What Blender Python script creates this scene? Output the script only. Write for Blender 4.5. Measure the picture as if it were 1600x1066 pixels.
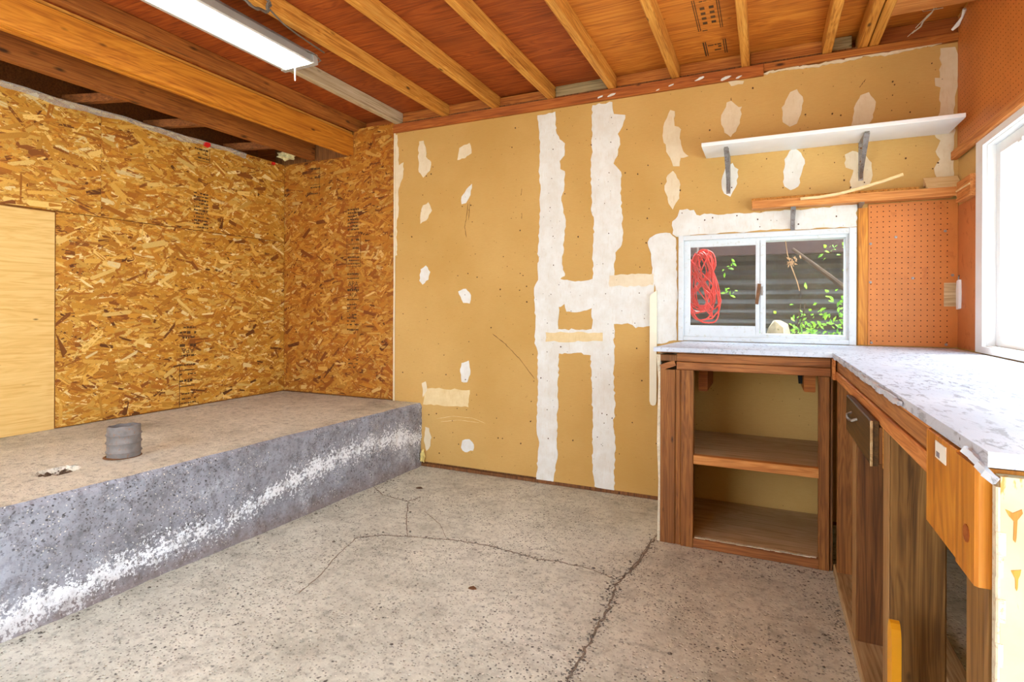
# Garage workshop corner: rafters, oriented strand board, taped drywall, L-shaped workbench.
import bpy, bmesh, math, random
import numpy as np
from mathutils import Vector, Matrix
from mathutils.geometry import tessellate_polygon

for o in list(bpy.data.objects):
    bpy.data.objects.remove(o, do_unlink=True)
scene = bpy.context.scene
COL = scene.collection
R = math.radians

# ------------------------------------------------------------------ camera, sky, sun, exposure
cam_data = bpy.data.cameras.new('camera')
cam_data.sensor_width = 36.0
cam_data.lens = 36.0 * 865.45 / 1600.0
cam_data.shift_y = -51.9 / 1600.0
cam_data.clip_start = 0.02
cam = bpy.data.objects.new('camera', cam_data)
COL.objects.link(cam)
cam.matrix_world = (Matrix.Translation((0, 0, 1.16)) @ Matrix.Rotation(R(24.7), 4, 'Z')
                    @ Matrix.Rotation(R(90), 4, 'X') @ Matrix.Rotation(R(0.213), 4, 'Z'))
scene.camera = cam

world = bpy.data.worlds.new('sky')
scene.world = world
world.use_nodes = True
wn = world.node_tree.nodes
wn['Background'].inputs['Color'].default_value = (0.76, 0.88, 1.0, 1)
wn['Background'].inputs['Strength'].default_value = 2.0

sun_data = bpy.data.lights.new('sun', 'SUN')
sun_data.energy = 4.0
sun_data.angle = R(0.6)
sun_data.color = (1.0, 0.95, 0.88)
sun = bpy.data.objects.new('sun', sun_data)
COL.objects.link(sun)
sun_dir = Vector((-0.40, -0.12, -1.0))         # travels towards -x, slightly -y, steeply down
sun.rotation_euler = sun_dir.to_track_quat('-Z', 'Y').to_euler()

vs = scene.view_settings
vs.view_transform = 'Standard'
vs.look = 'None'
vs.gamma = 1.0
vs.use_curve_mapping = False
vs.exposure = 2.28

# ------------------------------------------------------------------ helpers
WLOC = {}


class MB:
    """collects polygons for one mesh"""
    def __init__(self):
        self.v = []
        self.f = []
        self.smooth = False

    def add(self, vs_, fs_):
        b = len(self.v)
        self.v += [tuple(p) for p in vs_]
        self.f += [tuple(b + i for i in f) for f in fs_]
        return self

    def box(self, a, b):
        x0, x1 = sorted((a[0], b[0])); y0, y1 = sorted((a[1], b[1])); z0, z1 = sorted((a[2], b[2]))
        return self.add([(x0, y0, z0), (x1, y0, z0), (x1, y1, z0), (x0, y1, z0),
                         (x0, y0, z1), (x1, y0, z1), (x1, y1, z1), (x0, y1, z1)],
                        [(0, 3, 2, 1), (4, 5, 6, 7), (0, 1, 5, 4), (1, 2, 6, 5), (2, 3, 7, 6), (3, 0, 4, 7)])

    def board(self, a, b, c=0.003, seed=0, jit=0.0):
        """box with chamfered long edges, slightly uneven (a sawn board)"""
        rnd = random.Random(seed)
        lo = [min(a[i], b[i]) for i in range(3)]; hi = [max(a[i], b[i]) for i in range(3)]
        size = [hi[i] - lo[i] for i in range(3)]
        ax = size.index(max(size)); u, w = [(1, 2), (0, 2), (0, 1)][ax]
        c = min(c, size[u] * .3, size[w] * .3)
        prof = [(lo[u] + c, lo[w]), (hi[u] - c, lo[w]), (hi[u], lo[w] + c), (hi[u], hi[w] - c),
                (hi[u] - c, hi[w]), (lo[u] + c, hi[w]), (lo[u], hi[w] - c), (lo[u], lo[w] + c)]
        n = max(2, min(8, int(size[ax] / .3) + 2)) if jit else 2
        vs_ = []
        for k in range(n):
            t = lo[ax] + size[ax] * k / (n - 1)
            ju, jw = rnd.uniform(-jit, jit), rnd.uniform(-jit, jit)
            for (p, q) in prof:
                pt = [0, 0, 0]; pt[ax] = t; pt[u] = p + ju; pt[w] = q + jw
                vs_.append(pt)
        fs_ = [tuple(range(8)), tuple(range(8 * n - 1, 8 * n - 9, -1))]
        for k in range(n - 1):
            for i in range(8):
                j = (i + 1) % 8
                fs_.append((8 * k + i, 8 * k + j, 8 * k + 8 + j, 8 * k + 8 + i))
        return self.add(vs_, fs_)

    def beam(self, p, q, w, h, up=(0, 0, 1)):
        """box from p to q, w wide, h high"""
        p = Vector(p); q = Vector(q); d = (q - p).normalized()
        s = d.cross(Vector(up))
        if s.length < 1e-4: s = d.cross(Vector((1, 0, 0)))
        s.normalize(); t = s.cross(d)
        vs_ = []
        for e in (p, q):
            for (a, b) in ((-1, -1), (1, -1), (1, 1), (-1, 1)):
                vs_.append(e + s * (a * w / 2) + t * (b * h / 2))
        return self.add(vs_, [(0, 1, 2, 3), (7, 6, 5, 4), (0, 4, 5, 1), (1, 5, 6, 2), (2, 6, 7, 3), (3, 7, 4, 0)])

    def prism(self, poly, axis, a, b):
        """polygon (2D, in the two other axes) extruded along axis from a to b"""
        n = len(poly); vs_ = []
        for t in (a, b):
            for (p, q) in poly:
                vs_.append({0: (t, p, q), 1: (p, t, q), 2: (p, q, t)}[axis])
        fs_ = [tuple(range(n)), tuple(range(2 * n - 1, n - 1, -1))]
        fs_ += [(i, (i + 1) % n, n + (i + 1) % n, n + i) for i in range(n)]
        return self.add(vs_, fs_)

    def tube(self, pts, r, n=6, closed=False):
        pts = [Vector(p) for p in pts]; m = len(pts); vs_ = []
        rr = r if isinstance(r, (list, tuple)) else [r] * m
        prev = None
        for i, p in enumerate(pts):
            a = pts[(i - 1) % m] if (closed or i > 0) else p
            b = pts[(i + 1) % m] if (closed or i < m - 1) else p
            d = (b - a).normalized()
            if prev is None:
                s = d.orthogonal().normalized()
            else:
                s = prev - d * prev.dot(d)
                s = s.normalized() if s.length > 1e-6 else d.orthogonal().normalized()
            prev = s; t = d.cross(s)
            for k in range(n):
                an = 2 * math.pi * k / n
                vs_.append(p + (s * math.cos(an) + t * math.sin(an)) * rr[i])
        fs_ = []
        for i in range(m if closed else m - 1):
            j = (i + 1) % m
            for k in range(n):
                l = (k + 1) % n
                fs_.append((i * n + k, i * n + l, j * n + l, j * n + k))
        if not closed:
            fs_ += [tuple(range(n - 1, -1, -1)), tuple(range((m - 1) * n, m * n))]
        self.smooth = True
        return self.add(vs_, fs_)

    def lathe(self, prof, c, n=24, cap=True, sx=1.0, sy=1.0):
        vs_ = []; m = len(prof)
        for (r, z) in prof:
            for k in range(n):
                an = 2 * math.pi * k / n
                vs_.append((c[0] + sx * r * math.cos(an), c[1] + sy * r * math.sin(an), c[2] + z))
        fs_ = [(i * n + k, i * n + (k + 1) % n, (i + 1) * n + (k + 1) % n, (i + 1) * n + k)
               for i in range(m - 1) for k in range(n)]
        if cap:
            fs_ += [tuple(range(n - 1, -1, -1)), tuple(range((m - 1) * n, m * n))]
        self.smooth = True
        return self.add(vs_, fs_)


def link(o, parent, wloc):
    WLOC[o.name] = Vector(wloc)
    if parent is not None:
        o.parent = parent
        o.location = Vector(wloc) - WLOC[parent.name]
    else:
        o.location = wloc
    COL.objects.link(o)
    return o


def obj(name, mb, mat, parent=None, base=False):
    """one mesh object; its origin is the middle (or the foot) of its own geometry"""
    vs_ = np.array(mb.v, dtype=float)
    lo, hi = vs_.min(0), vs_.max(0)
    c = (lo + hi) / 2
    if base: c[2] = lo[2]
    me = bpy.data.meshes.new(name)
    me.from_pydata([tuple(p) for p in (vs_ - c)], [], mb.f)
    bm = bmesh.new(); bm.from_mesh(me)
    bmesh.ops.recalc_face_normals(bm, faces=bm.faces)
    bm.to_mesh(me); bm.free()
    if mb.smooth:
        me.polygons.foreach_set('use_smooth', [True] * len(me.polygons))
        me.set_sharp_from_angle(angle=R(40))
    me.materials.append(mat)
    o = bpy.data.objects.new(name, me)
    return link(o, parent, c)


def thing(name, loc, label, cat, group=None):
    o = bpy.data.objects.new(name, None)
    o.empty_display_size = .05
    link(o, None, loc)
    return tag(o, label, cat, group)


def tag(o, label=None, cat=None, group=None, kind=None):
    if label: o['label'] = label
    if cat: o['category'] = cat
    if group: o['group'] = group
    if kind: o['kind'] = kind
    return o


def struct(name, loc=(0, 0, 0), label=None, cat=None):
    o = bpy.data.objects.new(name, None)
    o.empty_display_size = .05
    link(o, None, loc)
    return tag(o, label, cat, None, 'structure')


# ------------------------------------------------------------------ materials
class NT:
    def __init__(self, name, rough=.8, spec=.3):
        self.m = bpy.data.materials.new(name)
        self.m.use_nodes = True
        self.t = self.m.node_tree
        self.b = self.t.nodes['Principled BSDF']
        self.b.inputs['Roughness'].default_value = rough
        self.b.inputs['Specular IOR Level'].default_value = spec

    def n(self, typ, **kw):
        nd = self.t.nodes.new(typ)
        for k, v in kw.items():
            if k in nd.inputs.keys():
                self.set(nd, k, v)
            else:
                setattr(nd, k, v)
        return nd

    def set(self, nd, k, v):
        if isinstance(v, bpy.types.NodeSocket):
            self.t.links.new(v, nd.inputs[k])
        else:
            nd.inputs[k].default_value = v

    def math(self, op, a, b=None, clamp=False):
        nd = self.t.nodes.new('ShaderNodeMath'); nd.operation = op; nd.use_clamp = clamp
        self.set(nd, 0, a)
        if b is not None: self.set(nd, 1, b)
        return nd.outputs[0]

    def ramp(self, fac, stops, interp='LINEAR'):
        nd = self.t.nodes.new('ShaderNodeValToRGB')
        self.t.links.new(fac, nd.inputs[0])
        cr = nd.color_ramp; cr.interpolation = interp
        while len(cr.elements) < len(stops): cr.elements.new(.5)
        for e, (p, c) in zip(cr.elements, stops):
            e.position = p
            e.color = (*c, 1) if isinstance(c, (tuple, list)) else (c, c, c, 1)
        return nd.outputs[0]

    def mix(self, fac, a, b, mode='MIX'):
        nd = self.t.nodes.new('ShaderNodeMix'); nd.data_type = 'RGBA'; nd.blend_type = mode
        for sock, v in ((nd.inputs[0], fac), (nd.inputs[6], a), (nd.inputs[7], b)):
            if isinstance(v, bpy.types.NodeSocket): self.t.links.new(v, sock)
            elif isinstance(v, (tuple, list)): sock.default_value = (*v, 1)
            else: sock.default_value = v
        return nd.outputs[2]

    def coord(self, scale=(1, 1, 1), rnd=True, out='Object'):
        if out == 'World':
            c = self.t.nodes.new('ShaderNodeNewGeometry').outputs['Position']
        else:
            c = self.t.nodes.new('ShaderNodeTexCoord').outputs[out]
        if rnd:
            oi = self.t.nodes.new('ShaderNodeObjectInfo')
            ad = self.t.nodes.new('ShaderNodeVectorMath'); ad.operation = 'MULTIPLY_ADD'
            cb = self.t.nodes.new('ShaderNodeCombineXYZ')
            for i in range(3): self.t.links.new(oi.outputs['Random'], cb.inputs[i])
            self.t.links.new(cb.outputs[0], ad.inputs[0])
            ad.inputs[1].default_value = (37.0, 23.0, 51.0)
            self.t.links.new(c, ad.inputs[2]); c = ad.outputs[0]
        mp = self.t.nodes.new('ShaderNodeMapping')
        self.t.links.new(c, mp.inputs[0]); mp.inputs['Scale'].default_value = scale
        return mp.outputs[0]

    def noise(self, vec, scale=5, detail=4, rough=.55, dist=0.0):
        nd = self.n('ShaderNodeTexNoise', Scale=scale, Detail=detail, Roughness=rough, Distortion=dist)
        self.t.links.new(vec, nd.inputs['Vector'])
        return nd.outputs[0]

    def voro(self, vec, scale=5, feature='F1', out='Distance', rand=1.0):
        nd = self.t.nodes.new('ShaderNodeTexVoronoi'); nd.feature = feature
        nd.inputs['Scale'].default_value = scale; nd.inputs['Randomness'].default_value = rand
        self.t.links.new(vec, nd.inputs['Vector'])
        return nd.outputs[out]

    def bump(self, h, strength=.3, dist=.01):
        nd = self.n('ShaderNodeBump', Strength=strength, Distance=dist)
        self.t.links.new(h, nd.inputs['Height'])
        self.t.links.new(nd.outputs[0], self.b.inputs['Normal'])

    def color(self, c):
        if isinstance(c, (tuple, list)): self.b.inputs['Base Color'].default_value = (*c, 1)
        else: self.t.links.new(c, self.b.inputs['Base Color'])
        return self.m


def srgb(r, g, b):
    f = lambda u: (u / 12.92 if u <= .04045 else ((u + .055) / 1.055) ** 2.4)
    return (f(r / 255), f(g / 255), f(b / 255))


def wood(name, light, mid, dark, axis='Y', knots=.10, rough=.65, grime=None, gamt=.35, rings=11.0):
    """sawn lumber with the grain along one axis"""
    t = NT(name, rough, .35)
    i = 'XYZ'.index(axis)
    s1 = [rings] * 3; s1[i] = .55
    s2 = [90.0] * 3; s2[i] = 2.5
    v1 = t.coord(tuple(s1)); v2 = t.coord(tuple(s2))
    a = t.noise(v1, 2.2, 3, .5, 1.4)
    w = t.math('SINE', t.math('MULTIPLY', a, 46.0))
    w = t.math('MULTIPLY_ADD', w, .5); w.node.inputs[2].default_value = .5
    fine = t.noise(v2, 1.0, 4, .6)
    g = t.math('ADD', t.math('MULTIPLY', w, .17), t.math('MULTIPLY', fine, .86))
    col = t.ramp(g, [(.26, dark), (.50, mid), (.76, light)])
    blot = t.noise(t.coord((2.0, 2.0, 2.0)), 1.6, 4)
    col = t.mix(t.ramp(blot, [(.35, 0.0), (.75, gamt)]), col, grime or dark)
    if knots:
        sk = [11.0] * 3; sk[i] = 4.0
        d = t.voro(t.coord(tuple(sk)), 1.0)
        col = t.mix(t.ramp(d, [(knots * .35, 1.0), (knots * .95, 0.0)]), col, tuple(c * .35 for c in dark))
    t.bump(fine, .25, .004)
    return t.color(col)


def plain(name, c, rough=.6, metal=0.0, spec=.4, var=.12, scale=8, dirt=None):
    t = NT(name, rough, spec)
    t.b.inputs['Metallic'].default_value = metal
    n = t.noise(t.coord(), scale, 5)
    col = t.mix(t.ramp(n, [(.3, 0.0), (.7, 1.0)]), tuple(x * (1 - var) for x in c), tuple(min(1, x * (1 + var)) for x in c))
    if dirt:
        col = t.mix(t.ramp(t.noise(t.coord(), scale * 3.1, 6, .7), [(.56, 0.0), (.68, 1.0)]), col, dirt)
    t.bump(n, .15, .003)
    return t.color(col)


M = {}
# lumber of the roof
jl, jm, jd = srgb(230, 172, 82), srgb(208, 140, 54), srgb(150, 88, 28)
M['joist'] = wood('orange_fir_along', jl, jm, jd, 'Y', .13, gamt=.3)
M['joist_white'] = wood('weathered_whitewashed_lumber', srgb(216, 200, 172), srgb(196, 176, 142), srgb(140, 116, 84), 'Y', .13, gamt=.3)
M['block'] = wood('orange_fir_across', srgb(206, 136, 58), srgb(172, 98, 34), srgb(118, 60, 20), 'X', .13, gamt=.4)
M['block_grey'] = wood('greyed_lumber_across', srgb(180, 160, 120), srgb(158, 138, 98), srgb(110, 92, 62), 'X', .1)
M['plate'] = wood('red_brown_plate_lumber', srgb(190, 112, 46), srgb(162, 86, 30), srgb(116, 56, 18), 'X', .1, gamt=.45)
M['beam'] = wood('golden_beam_lumber', srgb(224, 150, 48), srgb(202, 126, 32), srgb(158, 86, 18), 'Y', .12, gamt=.25, rings=4)
M['dark_lumber_x'] = wood('dark_attic_lumber', srgb(170, 105, 48), srgb(140, 80, 32), srgb(90, 48, 18), 'X', .1)
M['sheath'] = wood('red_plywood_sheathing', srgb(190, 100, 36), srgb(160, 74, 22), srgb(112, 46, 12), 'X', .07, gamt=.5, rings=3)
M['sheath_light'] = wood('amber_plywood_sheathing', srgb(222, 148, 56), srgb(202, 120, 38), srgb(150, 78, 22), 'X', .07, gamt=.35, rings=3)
M['plywood'] = wood('pale_knotted_plywood', srgb(236, 200, 130), srgb(228, 188, 114), srgb(212, 166, 90), 'Y', .07, gamt=.2, rings=5, grime=srgb(214, 166, 84))
# workbench lumber
bl, bm_, bd = srgb(184, 122, 68), srgb(154, 94, 46), srgb(104, 60, 26)
M['bench_x'] = wood('brown_bench_lumber_across', bl, bm_, bd, 'X', .10, gamt=.5)
M['bench_y'] = wood('brown_bench_lumber_along', srgb(204, 146, 86), srgb(176, 116, 62), srgb(124, 76, 36), 'Y', .10, gamt=.4)
M['bench_z'] = wood('brown_bench_lumber_upright', srgb(172, 114, 56), srgb(142, 88, 38), srgb(96, 56, 24), 'Z', .10, gamt=.5)
M['bench_dark'] = wood('dark_stained_bench_lumber', srgb(150, 98, 50), srgb(120, 74, 34), srgb(78, 46, 20), 'Z', .07, gamt=.5)
M['bench_orange'] = wood('varnished_orange_plywood', srgb(226, 158, 58), srgb(200, 126, 36), srgb(150, 86, 22), 'Z', .10, rough=.4, gamt=.3, rings=4)
M['shelf_dust'] = wood('dusty_plywood_shelf', srgb(224, 198, 156), srgb(204, 174, 130), srgb(168, 134, 90), 'X', .05, gamt=.5, rings=4)
M['edge_fir'] = wood('fresh_fir_edging', srgb(226, 166, 96), srgb(202, 132, 66), srgb(160, 94, 40), 'X', .0, gamt=.25)
M['edge_fir_y'] = wood('fresh_fir_edging_along', srgb(226, 160, 92), srgb(200, 126, 62), srgb(156, 88, 38), 'Y', .0, gamt=.25)
M['sill_dust'] = wood('dusty_sill_lumber', srgb(206, 182, 140), srgb(184, 154, 110), srgb(140, 108, 68), 'Y', .06, gamt=.4)
M['joist_dark'] = wood('shaded_brown_lumber', srgb(194, 124, 54), srgb(166, 96, 36), srgb(106, 58, 22), 'Y', .16, gamt=.45)  # darker copy of the joist lumber, shade put into its colour
M['bench_upright'] = wood('olive_brown_upright_lumber', srgb(166, 122, 66), srgb(134, 94, 46), srgb(88, 58, 26), 'Z', .09, gamt=.5, grime=srgb(84, 54, 24))
M['pale_edge'] = wood('weathered_lumber_edge', srgb(186, 148, 96), srgb(164, 122, 72), srgb(122, 84, 44), 'Z', .05, gamt=.3)
M['pale_strip'] = wood('pale_pine_strip', srgb(246, 222, 176), srgb(232, 200, 146), srgb(206, 166, 104), 'X', 0, gamt=.1)
M['drawer'] = wood('dark_olive_drawer_wood', srgb(110, 80, 40), srgb(84, 58, 26), srgb(54, 36, 16), 'Y', .05, rough=.45, gamt=.4)


def make_drywall():
    t = NT('tan_drywall_paper', .85, .2)
    c = t.coord((1, 1, 1), False, 'World')
    a = t.noise(c, 1.3, 4)
    col = t.ramp(a, [(.3, srgb(190, 149, 82)), (.7, srgb(206, 167, 102))])
    fib = t.noise(t.coord((14, 14, 90), False, 'World'), 3.0, 4, .7)
    col = t.mix(t.ramp(fib, [(.4, 0.0), (.8, .25)]), col, srgb(176, 130, 62))
    # scuffs and nail pops
    d = t.voro(c, 26.0)
    col = t.mix(t.ramp(d, [(.045, .75), (.085, 0.0)]), col, srgb(98, 66, 34))
    sc = t.noise(t.coord((9, 9, 30), False, 'World'), 4.0, 6, .75)
    col = t.mix(t.ramp(sc, [(.66, 0.0), (.72, .5)]), col, srgb(140, 98, 48))
    t.bump(fib, .12, .002)
    return t.color(col)


M['drywall'] = make_drywall()


def make_compound(name, a, b, dirty):
    t = NT(name, .9, .15)
    c = t.coord((1, 1, 1), False, 'World')
    n = t.noise(c, 11, 5, .65)
    col = t.ramp(n, [(.35, a), (.65, b)])
    st = t.noise(t.coord((26, 26, 5), False, 'World'), 3, 5, .7)
    col = t.mix(t.ramp(st, [(.55, 0.0), (.75, .45)]), col, dirty)
    d = t.voro(c, 22.0)
    col = t.mix(t.ramp(d, [(.035, .8), (.07, 0.0)]), col, srgb(96, 86, 76))
    t.bump(n, .35, .004)
    return t.color(col)


M['compound'] = make_compound('white_joint_compound', srgb(226, 226, 221), srgb(216, 212, 202), srgb(198, 180, 148))
M['compound_thin'] = make_compound('thin_beige_joint_compound', srgb(226, 212, 184), srgb(218, 200, 166), srgb(200, 170, 120))
M['tape'] = make_compound('yellowed_paper_joint_tape', srgb(228, 206, 160), srgb(218, 192, 142), srgb(196, 160, 104))


def make_concrete(name, a, b, c3, pits=1.0, pit_scale=46.0):
    t = NT(name, .9, .2)
    c = t.coord((1, 1, 1), False, 'World')
    n1 = t.noise(c, 1.4, 6, .62, .4)
    n2 = t.noise(c, 9, 6, .7)
    col = t.ramp(n1, [(.32, a), (.52, b), (.72, c3)])
    n3 = t.noise(c, 3.7, 7, .72, .8)
    col = t.mix(t.ramp(n3, [(.52, 0.0), (.70, .55)]), col, tuple(x * f for x, f in zip(a, (.60, .59, .58))))
    col = t.mix(t.ramp(n2, [(.42, 0.0), (.75, .5)]), col, tuple(min(1, x * 1.45) for x in b))
    col = t.mix(t.ramp(t.noise(c, 30, 5, .7), [(.50, 0.0), (.68, .55)]), col, tuple(x * .42 for x in a))
    # exposed aggregate: dark and pale grains of uneven size
    for (sc, r0, r1, colr, th) in ((pit_scale * .8, .15, .23, srgb(66, 63, 62), .50), (pit_scale * 1.7, .2, .3, srgb(84, 80, 76), .30),
                                   (pit_scale * 1.5, .16, .24, srgb(236, 230, 218), .62)):
        wob = t.mix(.018, c, t.n('ShaderNodeTexNoise', Scale=60.0).outputs[1], 'ADD')
        d = t.voro(wob, sc)
        cell = t.n('ShaderNodeTexVoronoi', Scale=sc); t.t.links.new(wob, cell.inputs['Vector'])
        keep = t.math('GREATER_THAN', t.n('ShaderNodeSeparateColor', Color=cell.outputs['Color']).outputs[0], th)
        zone = t.ramp(t.noise(c, 2.3, 4), [(.36, .2), (.56, 1.0)])
        fac = t.math('MULTIPLY', t.math('MULTIPLY', t.ramp(d, [(r0, pits), (r1, 0.0)]), keep), zone)
        col = t.mix(fac, col, colr)
    h = t.math('SUBTRACT', n2, t.ramp(t.voro(c, pit_scale), [(.1, .6), (.25, 0.0)]))
    t.bump(h, .6, .010)
    return t, col


t_, c_ = make_concrete('floor_concrete', srgb(178, 177, 162), srgb(204, 204, 190), srgb(222, 221, 208), .85)
M['floor'] = t_.color(c_)
t_, c_ = make_concrete('platform_top_concrete', srgb(184, 178, 160), srgb(208, 203, 186), srgb(224, 219, 204), .55, 60)
M['slab_top'] = t_.color(c_)


def make_step_face():
    """grey painted concrete with a ragged white salt bloom running down along the face"""
    t, col = make_concrete('step_face_concrete', srgb(124, 121, 124), srgb(150, 150, 158), srgb(172, 175, 186), .9, 52)
    pos = t.coord((1, 1, 1), False, 'World')
    sep = t.n('ShaderNodeSeparateXYZ', Vector=pos)
    y, z = sep.outputs[1], sep.outputs[2]
    u = t.math('DIVIDE', t.math('ADD', y, 1.4), 4.9, True)
    stops = [(-1.4, .05), (.9, .06)] + [(a, b) for a, b in sorted(EFF)] + [(3.45, .22)]
    stops = [stops[0], stops[1], *[s for k, s in enumerate(stops[2:-1]) if k % 2 == 0 or k > 8], stops[-1]]
    mid = t.ramp(u, [((a + 1.4) / 4.9, b) for a, b in stops], 'LINEAR')
    d = t.math('ABSOLUTE', t.math('SUBTRACT', z, mid))
    rag = t.noise(pos, 9, 6, .72)
    grit = t.noise(pos, 70, 5, .75)
    e = t.math('ADD', t.math('MULTIPLY', t.math('SUBTRACT', rag, .5), .26), t.math('MULTIPLY', t.math('SUBTRACT', grit, .5), .48))
    wid = t.ramp(u, [(0.0, .040), (.47, .050), (.53, .035), (.62, .014), (.70, .010), (.78, .024), (.88, .022), (.93, .045), (.99, .030)])
    dw = t.math('SUBTRACT', t.math('ADD', d, e), wid)
    f = t.ramp(t.math('ADD', dw, .5), [(.495, 1.0), (.515, 0.0)])
    col = t.mix(f, col, srgb(236, 238, 242))
    # weaker bloom patches
    p = t.math('MULTIPLY', t.ramp(t.noise(pos, 4.2, 5), [(.58, 0.0), (.68, 1.0)]), t.ramp(grit, [(.45, 0.0), (.6, 1.0)]))
    col = t.mix(t.math('MULTIPLY', p, .75), col, srgb(214, 218, 226))
    q = t.ramp(t.noise(pos, 16, 7, .75), [(.52, 0.0), (.64, .45)])
    col = t.mix(q, col, srgb(88, 82, 82))
    # brown earth staining along the foot
    col = t.mix(t.math('MULTIPLY', t.ramp(t.math('ADD', z, t.math('MULTIPLY', t.math('SUBTRACT', rag, .5), .15)), [(.02, .6), (.1, 0.0)]), .7), col, srgb(132, 110, 96))
    return t.color(col)

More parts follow.
